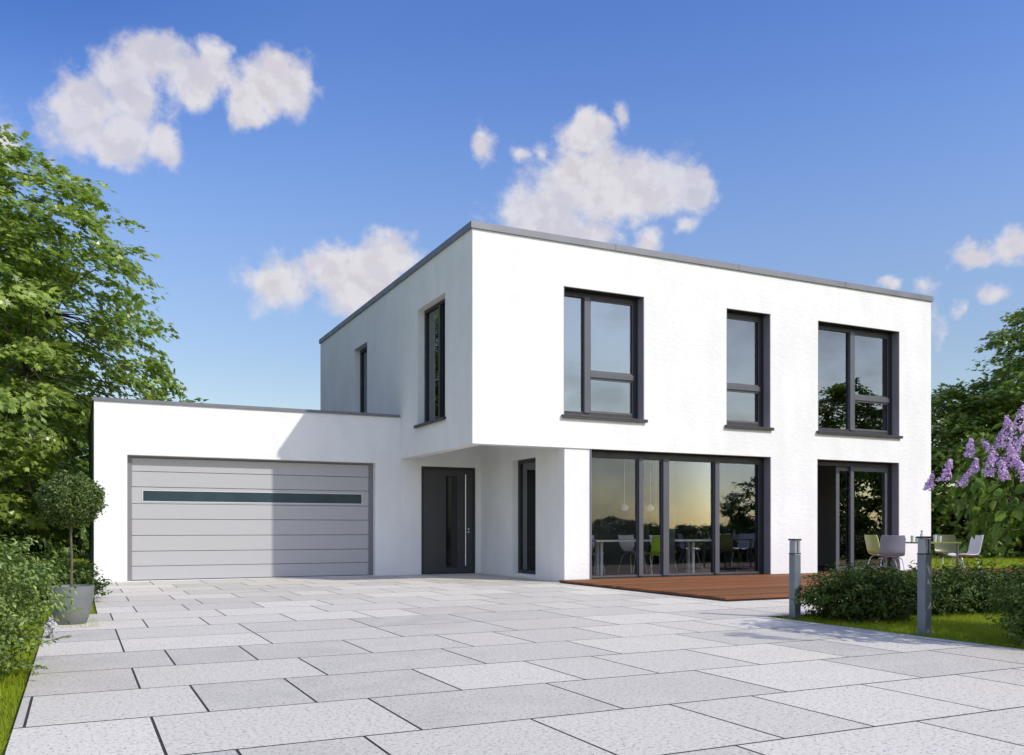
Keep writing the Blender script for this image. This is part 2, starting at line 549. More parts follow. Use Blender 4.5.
def wall_bm(u0, u1, v0, v1, holes, mp, t):
    """solid wall with rectangular openings; mp(u, v, w) -> world, w from 0 (outside) to t (inside)"""
    us = sorted({u0, u1, *[x for h in holes for x in (h[0], h[1]) if u0 < x < u1]})
    vs = sorted({v0, v1, *[x for h in holes for x in (h[2], h[3]) if v0 < x < v1]})

    def solid(i, j):
        if i < 0 or j < 0 or i >= len(us) - 1 or j >= len(vs) - 1:
            return False
        cu, cv = (us[i] + us[i + 1]) / 2, (vs[j] + vs[j + 1]) / 2
        return not any(h[0] < cu < h[1] and h[2] < cv < h[3] for h in holes)
    bm = bmesh.new()
    cache = {}

    def V(u, v, w):
        k = (round(u, 5), round(v, 5), w)
        if k not in cache:
            cache[k] = bm.verts.new(mp(u, v, w))
        return cache[k]
    for i in range(len(us) - 1):
        for j in range(len(vs) - 1):
            if not solid(i, j):
                continue
            a, b, c, d = us[i], us[i + 1], vs[j], vs[j + 1]
            bm.faces.new((V(a, c, 0), V(b, c, 0), V(b, d, 0), V(a, d, 0)))
            bm.faces.new((V(a, c, t), V(a, d, t), V(b, d, t), V(b, c, t)))
            if not solid(i - 1, j):
                bm.faces.new((V(a, c, 0), V(a, d, 0), V(a, d, t), V(a, c, t)))
            if not solid(i + 1, j):
                bm.faces.new((V(b, c, 0), V(b, c, t), V(b, d, t), V(b, d, 0)))
            if not solid(i, j - 1):
                bm.faces.new((V(a, c, 0), V(a, c, t), V(b, c, t), V(b, c, 0)))
            if not solid(i, j + 1):
                bm.faces.new((V(a, d, 0), V(b, d, 0), V(b, d, t), V(a, d, t)))
    return bm


def mbox(bm, mp, u0, u1, v0, v1, w0, w1):
    vs = [bm.verts.new(mp(*p)) for p in ((u0, v0, w0), (u1, v0, w0), (u1, v1, w0), (u0, v1, w0),
                                         (u0, v0, w1), (u1, v0, w1), (u1, v1, w1), (u0, v1, w1))]
    for f in ((0, 3, 2, 1), (4, 5, 6, 7), (0, 1, 5, 4), (1, 2, 6, 5), (2, 3, 7, 6), (3, 0, 4, 7)):
        bm.faces.new([vs[i] for i in f])


def frame4(bm, mp, u0, u1, v0, v1, a, w0, w1, bot=None):
    """rectangular ring of members butted end to end"""
    b = a if bot is None else bot
    mbox(bm, mp, u0, u0 + a, v0, v1, w0, w1)
    mbox(bm, mp, u1 - a, u1, v0, v1, w0, w1)
    mbox(bm, mp, u0 + a, u1 - a, v1 - a, v1, w0, w1)
    mbox(bm, mp, u0 + a, u1 - a, v0, v0 + b, w0, w1)


# numpy leaf meshes ---------------------------------------------------
def leafmesh(name, P_, N_, T_, L_, W_, m, parent=None, origin=(0, 0, 0), fold=0.18, rnd=None, shape='rhomb'):
    """P base points, N normals, T tip directions, L lengths, W widths -> folded leaves, one mesh"""
    n = len(P_)
    T_ = T_ - N_ * np.sum(T_ * N_, 1, keepdims=True)
    T_ /= np.linalg.norm(T_, axis=1, keepdims=True) + 1e-9
    S = np.cross(T_, N_)
    P_ = P_ - np.asarray(origin)
    L = L_[:, None]
    W = W_[:, None]
    if shape == 'rhomb':
        base = P_
        tip = P_ + T_ * L - N_ * L * 0.12
        le = P_ + T_ * L * 0.45 + S * W * 0.5 + N_ * W * fold
        ri = P_ + T_ * L * 0.45 - S * W * 0.5 + N_ * W * fold
        V = np.stack([base, ri, tip, le], 1).reshape(-1, 3)
        idx = np.array([0, 1, 2, 0, 2, 3])
        nv, nf = 4, 2
        loops = (np.arange(n)[:, None] * nv + idx).reshape(-1)
        starts = np.arange(n * nf) * 3
        tot = 3
    elif shape == 'oval':      # six-sided, folded on the midrib
        base = P_
        tip = P_ + T_ * L - N_ * L * 0.15
        l1 = P_ + T_ * L * 0.25 + S * W * 0.42 + N_ * W * fold
        l2 = P_ + T_ * L * 0.62 + S * W * 0.44 + N_ * (W * fold - L * 0.05)
        r1 = P_ + T_ * L * 0.25 - S * W * 0.42 + N_ * W * fold
        r2 = P_ + T_ * L * 0.62 - S * W * 0.44 + N_ * (W * fold - L * 0.05)
        V = np.stack([base, r1, r2, tip, l2, l1], 1).reshape(-1, 3)
        idx = np.array([0, 1, 2, 3, 0, 3, 4, 5])
        nv, nf = 6, 2
        loops = (np.arange(n)[:, None] * nv + idx).reshape(-1)
        starts = np.arange(n * nf) * 4
        tot = 4
    elif shape == 'maple':     # five rough lobes
        ang = [(-1.9, 0.35), (-1.25, 0.62), (-0.75, 0.36), (-0.55, 0.70), (-0.25, 0.42), (0, 1.0), (0.25, 0.42), (0.55, 0.70), (0.75, 0.36), (1.25, 0.62), (1.9, 0.35)]
        pts = [P_ + T_ * L * 0.25 - T_ * L * 0.25]
        c = P_ + T_ * L * 0.3
        vs_ = [P_]
        for a_, r_ in ang:
            vs_.append(c + (T_ * math.cos(a_) + S * math.sin(a_)) * L * 0.7 * r_ - N_ * L * 0.10 * r_)
        V = np.stack(vs_, 1).reshape(-1, 3)
        nv = 12
        idx = np.array([0, 1, 2, 3, 4, 5, 6, 0, 6, 7, 8, 9, 10, 11])
        nf = 2
        loops = (np.arange(n)[:, None] * nv + idx).reshape(-1)
        starts = np.arange(n * nf) * 7
        tot = 7
    elif shape == 'blade':
        tip = P_ + T_ * L
        le = P_ + S * W * 0.5
        ri = P_ - S * W * 0.5
        V = np.stack([le, ri, tip], 1).reshape(-1, 3)
        nv, nf, tot = 3, 1, 3
        loops = np.arange(n * 3)
        starts = np.arange(n) * 3
    me = bpy.data.meshes.new(name)
    me.vertices.add(len(V))
    me.vertices.foreach_set('co', V.astype(np.float32).ravel())
    me.loops.add(len(loops))
    me.loops.foreach_set('vertex_index', loops.astype(np.int32))
    me.polygons.add(n * nf)
    me.polygons.foreach_set('loop_start', starts.astype(np.int32))
    me.polygons.foreach_set('loop_total', np.full(n * nf, tot, np.int32))
    me.update(calc_edges=True)
    at = me.attributes.new('rnd', 'FLOAT', 'FACE')
    r = rng.random(n) if rnd is None else rnd
    at.data.foreach_set('value', np.repeat(r, nf).astype(np.float32))
    me.materials.append(m)
    o = bpy.data.objects.new(name, me)
    COL.objects.link(o)
    o.parent = parent
    return o


def unit(v):
    return v / (np.linalg.norm(v, axis=-1, keepdims=True) + 1e-9)


def rdir(n):
    return unit(rng.normal(size=(n, 3)))


# ------------------------------------------------------------------ ground
bm = bmesh.new()
Rg = 900
ring = [bm.verts.new((Rg * math.cos(a), Rg * math.sin(a), -0.03)) for a in [k * 2 * math.pi / 48 for k in range(48)]]
bm.faces.new(ring)
structure(obj('ground', bm, M_GROUND))

# paving of granite slabs: rows of slabs run along X, laid on a dark bed
PITCH, ROW0 = 0.929, 4.195
bm = bmesh.new()
rl = []


def add_slab(x0, x1, y0, y1, v):
    gx, gy = 0.0065, 0.0075
    x0 += gx; x1 -= gx; y0 += gy; y1 -= gy
    if x1 - x0 < 0.02 or y1 - y0 < 0.02:
        return
    z = random.uniform(-0.0003, 0.0003)
    e = 0.0008
    top = [(x0 + e, y0 + e, z), (x1 - e, y0 + e, z), (x1 - e, y1 - e, z), (x0 + e, y1 - e, z)]
    mid = [(x0, y0, z - e), (x1, y0, z - e), (x1, y1, z - e), (x0, y1, z - e)]
    low = [(x, y, -0.024) for x, y, _ in mid]
    T = [bm.verts.new(p) for p in top]
    Mv = [bm.verts.new(p) for p in mid]
    B = [bm.verts.new(p) for p in low]
    bm.faces.new(T)
    for k in range(4):
        k2 = (k + 1) % 4
        bm.faces.new((Mv[k], Mv[k2], T[k2], T[k]))
        bm.faces.new((B[k], B[k2], Mv[k2], Mv[k]))
    rl.extend([v] * 9)


EVEN = [0.355 + 1.19 * i for i in range(-6, 12)]
ODD = [-0.24 - 2.4 * 3, -0.24 - 2.4 * 3 + .89]
for i in range(-3, 7):
    b0 = -0.24 + 2.388 * i
    ODD += [b0, b0 + 0.89, b0 + 1.485]
ODD = sorted(set(round(x, 3) for x in ODD))


def tone():
    r = random.random()
    return random.uniform(0.0, 0.25) if r < 0.35 else (random.uniform(0.35, 0.65) if r < 0.65 else random.uniform(0.75, 1.0))


def row_right(y):
    if y < 7.7:
        return 7.08
    if y < 9.6:
        return 10.2
    return 8.06 if y < 14.4 else 8.20


k = -11
while ROW0 + PITCH * k < 18.49:
    y0 = ROW0 + PITCH * k
    y1 = y0 + PITCH
    if k == 4:
        y1 = y0 + PITCH * 1.0
    ye = min(y1, 18.49)
    xl = -0.295 if y0 < 11.5 else 0.21
    xr = row_right(y0)
    joints = EVEN if k in (-2, 0, 2, 7, 9, 11, 13) or (k < -2 and k % 2 == 0) else ODD
    if k in (4, 5):
        joints = [x - 0.01 for x in EVEN]
    if k == 9:
        joints = [x - 0.03 for x in EVEN]
    if y0 > 14.4:
        pass
    xs = [xl] + [x for x in joints if xl + (0.03 if k == 1 else 0.15) < x < xr - 0.1] + [xr]
    for a, b in zip(xs, xs[1:]):
        add_slab(a, b, y0, ye, tone())
    k += 1
bm.faces.ensure_lookup_table()
me_o = obj('paving', bm, M_PAVE)
me_o.data.materials.append(M_BED)
me_o.data.polygons.foreach_set('material_index', np.array([0] + [1] * 8 if False else [0 if p.normal.z > 0.9 else 1 for p in me_o.data.polygons], np.int32))
at = me_o.data.attributes.new('rnd', 'FLOAT', 'FACE')
at.data.foreach_set('value', np.array(rl, np.float32))
structure(me_o)
bm = bmesh.new()
box(bm, -0.29, ROW0 - 11 * PITCH, -0.20, 7.075, 7.911, -0.0022)
box(bm, -0.29, 7.911, -0.20, 8.05, 11.6, -0.0022)
box(bm, 0.215, 11.6, -0.20, 8.2, 18.49, -0.0022)
box(bm, 8.05, 7.911, -0.20, 10.195, 9.769, -0.0022)
structure(obj('paving_bed', bm, M_BED))

# timber deck
DK = thing('deck', 'low red-brown timber deck of long boards running along the front of the white house', 'deck', (8.05, 9.8, 0))
bm = bmesh.new()
rl = []
y = 9.80
i = 0
while y < 14.55:
    xs = [8.05, 12.1 + (i % 3) * 1.35, 16.4 + (i % 2) * 1.8, 25.0]
    for a, b in zip(xs, xs[1:]):
        z = 0.05 + random.uniform(-0.0008, 0.0008)
        box(bm, a + 0.002, y + 0.005, z - 0.026, b - 0.002, min(y + 0.135, 14.6 if a > 18.07 else 14.575), z)
        rl += [random.random()] * 6
    y += 0.14
    i += 1
o = obj('boards', bm, M_DECK, DK)
at = o.data.attributes.new('rnd', 'FLOAT', 'FACE')
at.data.foreach_set('value', np.array(rl, np.float32))
bm = bmesh.new()
box(bm, 8.07, 9.82, -0.1, 24.98, 14.56, 0.0225)
obj('frame', bm, M_BCAP, DK)

# ------------------------------------------------------------------ house
XL, XR, YF, YB = 6.32, 18.07, 14.6, 25.63
ZU, ZT = 2.52, 6.36
WT = 0.25
H = thing('house', 'white plastered two-storey flat-roofed house with dark framed windows and a jutting upper floor', 'house', (XL, YF, 0))
mpF = lambda u, v, w: (u, YF + w, v)              # front, outside looks to -Y
mpL = lambda u, v, w: (XL + w, u, v)              # left face of the upper box
XW = 8.21
mpW = lambda u, v, w: (XW + w, u, v)              # side wall in the entry recess
WIN1 = (8.18, 9.98, 3.14, 5.54)
WIN2 = (12.01, 13.18, 3.14, 5.54)
WIN3 = (14.52, 17.02, 3.14, 5.54)
TERR = (8.77, 13.19, 0.0, 2.52)
TDOOR = (14.5, 17.01, 0.0, 2.52)
obj('front_wall', wall_bm(XL, XR, -0.02, ZT, [WIN1, WIN2, WIN3, TDOOR, (XL - 1, 13.19, -1, ZU)], mpF, WT), PL, H, bevel=0.006)
bm = bmesh.new()
box(bm, XW + WT + 0.001, YF + 0.03, -0.02, 8.77, YF + WT, ZU + 0.12)
box(bm, XW, YF + 0.03, -0.02, XW + WT + 0.001, YF + WT, ZU + 0.12)
bmesh.ops.remove_doubles(bm, verts=bm.verts, dist=0.0005)
obj('pier', bm, PL, H, bevel=0.006)
LW1 = (15.91, 17.47, 3.14, 5.52)
LW2 = (21.02, 22.15, 3.3, 5.54)
obj('side_wall', wall_bm(YF + WT, YB, ZU, ZT, [LW1, LW2], mpL, WT), PL, H, bevel=0.004)
WW = (15.80, 16.85, 0.08, 2.44)
obj('recess_wall', wall_bm(YF + WT, 18.5, -0.02, 2.92, [WW], mpW, WT), PL, H)
FD = (6.79, 8.09, 0.0, 2.38)
mpD = lambda u, v, w: (u, 18.5 + w, v)
obj('entrance_wall', wall_bm(XL, XW + WT, -0.02, 2.92, [FD], mpD, WT), PL, H)
bm = bmesh.new()
box(bm, XL + WT, YF + WT, 2.92, XR - WT, YB - WT, 3.12)
obj('floor_slab', bm, PL, H)
bm = bmesh.new()
box(bm, XL + WT, YF + WT, 6.0, XR - WT, YB - WT, 6.2)
obj('roof', bm, M_ZINC, H)
bm = bmesh.new()
box(bm, XR - WT, YF + WT, -0.02, XR, YB, ZT)
obj('side_wall', bm, PL, H)
bm = bmesh.new()
box(bm, XL + WT, YB - WT, -0.02, XR - WT, YB, ZT)
obj('rear_wall', bm, PL, H)
bm = bmesh.new()
p_ = 0.035
t_ = 0.32
box(bm, XL - p_, YF - p_, ZT - 0.01, XR + p_, YF + t_, ZT + 0.11)
box(bm, XL - p_, YF + t_, ZT - 0.01, XL + t_, YB + p_, ZT + 0.11)
box(bm, XR - t_, YF + t_, ZT - 0.01, XR + p_, YB + p_, ZT + 0.11)
box(bm, XL + t_, YB - t_, ZT - 0.01, XR - t_, YB + p_, ZT + 0.11)
obj('roof_coping', bm, M_ZINC, H)
for x in (9.3, 12.3, 15.3):
    bm = bmesh.new()
    box(bm, x, YF - p_ - 0.0025, ZT - 0.012, x + 0.008, YF - p_ - 0.0005, ZT + 0.112)
    obj('coping_joint', bm, M_FRAME, H)
# interior shell
bm = bmesh.new()
box(bm, XW + WT, YF + WT - 0.02, -0.02, XR - WT, 25.3, 0.03)
obj('interior_floor', bm, M_INTFLOOR, H)
bm = bmesh.new()
box(bm, XW + WT, 19.9, 0.03, 13.75, 20.0, 2.9)          # rear wall of dining room
obj('inner_wall', bm, M_INT, H)
bm = bmesh.new()
box(bm, 13.75, YF + WT, 0.03, 13.87, 20.0, 2.9)         # partition
obj('partition', bm, M_INTDARK, H)
bm = bmesh.new()
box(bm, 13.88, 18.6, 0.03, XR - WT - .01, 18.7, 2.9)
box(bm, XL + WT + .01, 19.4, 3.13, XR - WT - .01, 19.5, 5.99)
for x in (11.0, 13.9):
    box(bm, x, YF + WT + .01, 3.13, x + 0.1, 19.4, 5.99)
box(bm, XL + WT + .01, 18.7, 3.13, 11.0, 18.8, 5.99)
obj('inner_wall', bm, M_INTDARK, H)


def window(parent, mp, o, bars, sill=True, lining=True, setback=0.2, fw=0.09, name='window', glassm=None, panes=None, bot=None):
    """o opening (u0,u1,v0,v1). bars: list of ('v',u0,u1,va,vb) / ('h',v0,v1,ua,ub)"""
    u0, u1, v0, v1 = o
    bm = bmesh.new()
    frame4(bm, mp, u0 + (0.013 if lining else 0.001), u1 - (0.013 if lining else 0.001), v0 + 0.004, v1 - (0.013 if lining else 0.001), fw, setback, setback + 0.09, bot)
    w = obj(name, bm, M_FRAME, parent, bevel=0.003)
    if lining:
        bm = bmesh.new()
        q = 0.012
        mbox(bm, mp, u0 + 0.0005, u0 + q, v0, v1 - q, 0.003, setback + 0.12)
        obj('reveal_lining', bm, M_LINING, w)
        bm = bmesh.new()
        mbox(bm, mp, u1 - q, u1 - 0.0005, v0, v1 - q, 0.003, setback + 0.12)
        obj('reveal_lining', bm, M_LINING, w)
        bm = bmesh.new()
        mbox(bm, mp, u0 + 0.0005, u1 - 0.0005, v1 - q, v1 - 0.0005, 0.003, setback + 0.12)
        obj('head_lining', bm, M_FRAME, w)  # darker than the jamb linings: shade under the head put into its colour
    bm = bmesh.new()
    for b in bars:
        if b[0] == 'v':
            mbox(bm, mp, b[1], b[2], b[3], b[4], setback - 0.03, setback + 0.085)
        else:
            mbox(bm, mp, b[3], b[4], b[1], b[2], setback - 0.012, setback + 0.082)
    if bars:
        obj('mullion', bm, M_MULL if lining else M_FRAME, w, bevel=0.003)
    bm = bmesh.new()
    for (a, b, c, d) in (panes or [(u0 + fw, u1 - fw, v0 + fw, v1 - fw)]):
        mbox(bm, mp, a, b, c, d, setback + 0.04, setback + 0.048)
    obj('pane', bm, glassm or G_FRONT, w)
    if sill:
        bm = bmesh.new()
        mbox(bm, mp, u0 - 0.05, u1 + 0.05, v0 - 0.045, v0 - 0.002, -0.06, setback + 0.02)
        mbox(bm, mp, u0 - 0.05, u1 + 0.05, v0 - 0.065, v0 - 0.045, -0.06, -0.045)
        obj('sill', bm, M_FRAME, w, bevel=0.003)
    return w


u0, u1, v0, v1 = WIN1
w1 = window(H, mpF, WIN1, [('v', 8.73, 8.86, v0 + .09, v1 - .1), ('h', 3.92, 4.02, 8.86, u1 - .1)], fw=0.10,
            panes=[(u0 + .1, 8.74, v0 + .09, v1 - .1), (8.85, u1 - .1, v0 + .09, 3.93), (8.85, u1 - .1, 4.01, v1 - .1)])
u0, u1, v0, v1 = WIN2
w2 = window(H, mpF, WIN2, [('h', 3.92, 4.02, u0 + .1, u1 - .1)], fw=0.10,
            panes=[(u0 + .1, u1 - .1, v0 + .1, 3.93), (u0 + .1, u1 - .1, 4.01, v1 - .1)])
u0, u1, v0, v1 = WIN3
w3 = window(H, mpF, WIN3, [('v', 15.66, 15.80, v0 + .09, v1 - .1), ('h', 3.92, 4.02, 15.80, u1 - .1)], fw=0.10,
            panes=[(u0 + .1, 15.67, v0 + .09, v1 - .1), (15.79, u1 - .1, v0 + .09, 3.93), (15.79, u1 - .1, 4.01, v1 - .1)])
# inner sashes, a step thicker than the pane edge
for (w, a, b, c, d) in ((w1, 8.86, 9.88, 4.02, 5.44), (w1, 8.86, 9.88, 3.24, 3.92), (w2, 12.11, 13.08, 4.02, 5.44), (w2, 12.11, 13.08, 3.24, 3.92),
                        (w3, 15.80, 16.92, 4.02, 5.44), (w3, 15.80, 16.92, 3.24, 3.92)):
    bm = bmesh.new()
    frame4(bm, mpF, a + .002, b - .002, c + .002, d - .002, 0.035, 0.215, 0.235)
    obj('sash', bm, M_MULL, w)
# side windows: white reveal, dark frame
u0, u1, v0, v1 = LW1
window(H, mpL, LW1, [('v', 16.52, 16.60, v0 + .06, v1 - .07)], lining=False, setback=0.16, fw=0.07,
       panes=[(u0 + .07, 16.53, v0 + .07, v1 - .07), (16.59, u1 - .07, v0 + .07, v1 - .07)])
window(H, mpL, LW2, [], lining=False, setback=0.16, fw=0.08)
window(H, mpW, WW, [], lining=False, setback=0.13, fw=0.07, sill=False)
# glazed terrace front
tw = window(H, mpF, TERR, [('v', 9.98, 10.08, .07, 2.4), ('v', 10.56, 10.70, .07, 2.4), ('v', 11.86, 11.97, .07, 2.4)], sill=False, fw=0.12, bot=0.07,
            glassm=G_TERR, panes=[(8.86, 9.99, .06, 2.41), (10.07, 10.57, .06, 2.41), (10.69, 11.87, .06, 2.41), (11.96, 13.08, .06, 2.41)], name='glazed_front')
bm = bmesh.new()
for (a, b) in ((8.89, 9.98), (10.08, 10.56), (10.70, 11.86), (11.97, 13.07)):
    frame4(bm, mpF, a + .002, b - .002, .072, 2.398, 0.022, 0.212, 0.238)
obj('sash', bm, M_MULL, tw)
# terrace sliding door, left half open
td = window(H, mpF, TDOOR, [], sill=False, fw=0.10, bot=0.05, panes=[(15.88, 16.9, .10, 2.38)], name='sliding_door')
bm = bmesh.new()
frame4(bm, mpF, 15.72, 16.905, 0.055, 2.41, 0.10, 0.215, 0.255)
obj('sash', bm, M_MULL, td)
bm = bmesh.new()
frame4(bm, mpF, 15.33, 16.60, 0.055, 2.41, 0.10, 0.27, 0.31)
obj('sash', bm, M_MULL, td)
bm = bmesh.new()
mbox(bm, mpF, 15.42, 15.72, .10, 2.38, 0.285, 0.292)
obj('pane', bm, G_FRONT, td)

# front door
fd = None
bm = bmesh.new()
frame4(bm, mpD, FD[0] + .001, FD[1] - .001, 0.0, FD[3] - .001, 0.07, 0.03, 0.12, bot=0.03)
fd = obj('front_door', bm, M_FRAME, H, bevel=0.003)
bm = bmesh.new()
mbox(bm, mpD, FD[0] + .072, 7.39, 0.032, FD[3] - .072, 0.045, 0.1)
mbox(bm, mpD, 7.66, FD[1] - .072, 0.032, FD[3] - .072, 0.045, 0.1)
mbox(bm, mpD, 7.39, 7.66, 0.032, 0.13, 0.045, 0.1)
mbox(bm, mpD, 7.39, 7.66, 2.18, FD[3] - .072, 0.045, 0.1)
bmesh.ops.remove_doubles(bm, verts=bm.verts, dist=1e-4)
obj('door_leaf', bm, M_DOORLEAF, fd)
bm = bmesh.new()
mbox(bm, mpD, 7.392, 7.658, 0.132, 2.178, 0.058, 0.07)
obj('glass_strip', bm, M_BLACK, fd)
bm = bmesh.new()
tube(bm, [(7.84, 18.49, 0.18), (7.84, 18.49, 2.22)], 0.014, 12)
for z in (0.4, 2.0):
    tube(bm, [(7.84, 18.49, z), (7.84, 18.546, z)], 0.009, 8)
obj('handle', bm, M_STEEL, fd, smooth=True)
for z in (0.93, 1.0):
    bm = bmesh.new()
    tube(bm, [(7.93, 18.546, z), (7.93, 18.532, z)], 0.022, 14)
    obj('lock', bm, M_STEEL, fd)

# ------------------------------------------------------------------ garage
GX0, GY, GZ = 0.285, 18.5, 3.42
GA = thing('garage', 'low white flat-roofed garage built on the left of the house', 'garage', (GX0, GY, 0))
GD = (0.86, 5.745, 0.0, 2.415)
obj('front_wall', wall_bm(GX0, XL, -0.02, GZ, [GD], mpD, WT), PL, GA, bevel=0.005)
bm = bmesh.new()
box(bm, GX0 + 0.002, GY + WT, -0.02, GX0 + WT, 26.7, GZ)
obj('side_wall', bm, M_SIDE, GA)  # left side in one even dark green-grey tone
bm = bmesh.new()
box(bm, GX0 + WT, 26.45, -0.02, XL, 26.7, GZ)
obj('rear_wall', bm, PL, GA)
bm = bmesh.new()
box(bm, GX0 + WT, GY + WT, 3.0, XL, 26.45, 3.2)
obj('roof', bm, M_ZINC, GA)
bm = bmesh.new()
box(bm, GX0 - .03, GY - .03, GZ - .006, XL - 0.04, GY + .3, GZ + 0.055)
box(bm, GX0 - .03, GY + .3, GZ - .006, GX0 + .3, 26.73, GZ + 0.055)
box(bm, GX0 + .3, 26.4, GZ - .006, XL - 0.04, 26.73, GZ + 0.055)
obj('roof_coping', bm, M_ZINC, GA)
bm = bmesh.new()
mbox(bm, mpD, GD[0] + .001, GD[0] + .085, 0.0, GD[3] - .001, 0.16, 0.235)
mbox(bm, mpD, GD[1] - .085, GD[1] - .001, 0.0, GD[3] - .001, 0.16, 0.235)
mbox(bm, mpD, GD[0] + .085, GD[1] - .085, GD[3] - .031, GD[3] - .001, 0.16, 0.235)
bmesh.ops.remove_doubles(bm, verts=bm.verts, dist=1e-4)
gd = obj('garage_door', bm, M_GFRAME, GA)
zs = [0.012, 0.28, 0.57, 0.875, 1.19, 1.492, 1.815, 2.115, 2.38]
L0, L1 = GD[0] + .087, GD[1] - .087
for i, (a, b) in enumerate(zip(zs, zs[1:])):
    bm = bmesh.new()
    a2, b2 = a + 0.005, b - 0.005
    if i == 5:
        mbox(bm, mpD, L0, L1, a2, 1.522, 0.19, 0.225)
        mbox(bm, mpD, L0, L1, 1.762, b2, 0.19, 0.225)
        mbox(bm, mpD, L0, 1.13, 1.522, 1.762, 0.19, 0.225)
        mbox(bm, mpD, 5.52, L1, 1.522, 1.762, 0.19, 0.225)
        bmesh.ops.remove_doubles(bm, verts=bm.verts, dist=1e-4)
    else:
        mbox(bm, mpD, L0, L1, a2, b2, 0.19, 0.225)
    obj('panel', bm, M_GDOOR, gd, bevel=0.004 if i != 5 else 0)
bm = bmesh.new()
mbox(bm, mpD, 1.155, 5.495, 1.54, 1.744, 0.196, 0.21)
obj('window_strip', bm, M_GGLASS, gd)
bm = bmesh.new()
frame4(bm, mpD, 1.131, 5.519, 1.523, 1.761, 0.02, 0.182, 0.205)
obj('strip_frame', bm, mat('strip_frame', (0.5, 0.5, 0.52), 0.4), gd)
bm = bmesh.new()
mbox(bm, mpD, GD[0] + .086, GD[1] - .086, 0.0, 2.383, 0.227, 0.24)
obj('backing', bm, M_GGROOVE, gd)
bm = bmesh.new()
box(bm, GX0 + WT, GY + .45, -0.02, XL, 26.4, 0.0)
obj('garage_floor', bm, M_INTDARK, GA)


# ------------------------------------------------------------------ curtains
def curtain(label, p0, p1, z0, z1, waves=6, amp=0.03, m=M_CURT, group=None):
    bm = bmesh.new()
    p0 = Vector(p0); p1 = Vector(p1)
    d = (p1 - p0)
    nrm = Vector((-d.y, d.x)).normalized()
    n = waves * 8
    rows = []
    for z in (z0, (z0 + z1) / 2, z1):
        row = []
        for i in range(n + 1):
            t = i / n
            s = amp * math.sin(t * waves * 2 * math.pi) * (1 - 0.25 * (z > z0))
            q = p0 + d * t + nrm * s
            row.append(bm.verts.new((q.x, q.y, z)))
        rows.append(row)
    fs = []
    for r0, r1 in zip(rows, rows[1:]):
        for i in range(n):
            fs.append(bm.faces.new((r0[i], r0[i + 1], r1[i + 1], r1[i])))
    bmesh.ops.solidify(bm, geom=fs, thickness=0.004)
    o = obj('curtain', bm, m, None, smooth=True)
    tag(o, label, 'curtain', group)
    return o


curtain('pale curtain hanging behind the third pane of the glazed terrace front', (10.90, 15.06), (11.05, 15.05), 0.05, 2.6, 3, 0.02, mat('sheer_cloth', (0.30, 0.31, 0.30), 0.9))
curtain('grey-lilac curtain inside the large upper side window above the entrance', (6.72, 17.40), (6.72, 16.75), 3.14, 5.6, 5)
curtain('white curtain strip inside the narrow window beside the front door', (8.54, 16.74), (8.54, 16.50), 0.06, 2.5, 3)


# ------------------------------------------------------------------ furniture
def shell_bm(prof, width, thick=0.012, curve=0.03, waist=None):
    bm = bmesh.new()
    n = len(prof)
    nu = 8
    rows = []
    for i, (y, z) in enumerate(prof):
        row = []
        wd = width * (waist(i / (n - 1)) if waist else 1.0)
        for k in range(nu + 1):
            u = -1 + 2 * k / nu
            a = prof[max(0, i - 1)]
            b = prof[min(n - 1, i + 1)]
            ty, tz = b[0] - a[0], b[1] - a[1]
            l = math.hypot(ty, tz)
            ny, nz = -tz / l, ty / l
            # edges curl towards the sitter
            c = curve * (u * u)
            row.append(bm.verts.new((u * wd / 2, y - ny * -c if False else y + (-ny) * c * -1 * -1, z + nz * c if nz > 0 else z - nz * c)))
        rows.append(row)
    fs = []
    for r0, r1 in zip(rows, rows[1:]):
        for k in range(nu):
            fs.append(bm.faces.new((r0[k], r0[k + 1], r1[k + 1], r1[k])))
    bmesh.ops.recalc_face_normals(bm, faces=bm.faces)
    bmesh.ops.solidify(bm, geom=fs, thickness=thick)
    return bm


def make_chair(label, m, loc, rotz, group, legm=None, waisted=False):
    """faces local +Y"""
    t = thing('chair', label, 'chair', loc, rotz, group)
    seat = [(0.215, 0.425), (0.19, 0.447), (0.12, 0.452), (0.0, 0.44), (-0.10, 0.437), (-0.165, 0.45)]
    back = [(-0.165, 0.45), (-0.20, 0.475), (-0.222, 0.53), (-0.235, 0.60), (-0.25, 0.68), (-0.272, 0.76), (-0.29, 0.825)]
    wf = (lambda s: 1.0 - 0.10 * (s > 0.95)) if not waisted else (lambda s: 0.55 + 0.45 * min(1, abs(s - 0.1) * 2.2))
    obj('seat', shell_bm(seat, 0.44, waist=lambda s: 1.0 - 0.12 * (s < 0.05)), m, t, smooth=True, world=False)
    obj('backrest', shell_bm(back, 0.44, waist=wf), m, t, smooth=True, world=False)
    for sx_, sy_ in ((-1, 1), (1, 1), (-1, -1), (1, -1)):
        bm = bmesh.new()
        y0, y1 = (0.10, 0.225) if sy_ > 0 else (-0.10, -0.25)
        pts = [(sx_ * 0.05, y0, 0.425), (sx_ * 0.13, y0 + sy_ * 0.01, 0.42), (sx_ * 0.175, y0 + sy_ * 0.03, 0.39), (sx_ * 0.19, y0 + sy_ * 0.05, 0.33),
               (sx_ * 0.225, y1, 0.0)]
        tube(bm, pts, 0.0095, 8)
        obj('leg', bm, legm or M_STEEL, t, smooth=True, world=False)
    return t


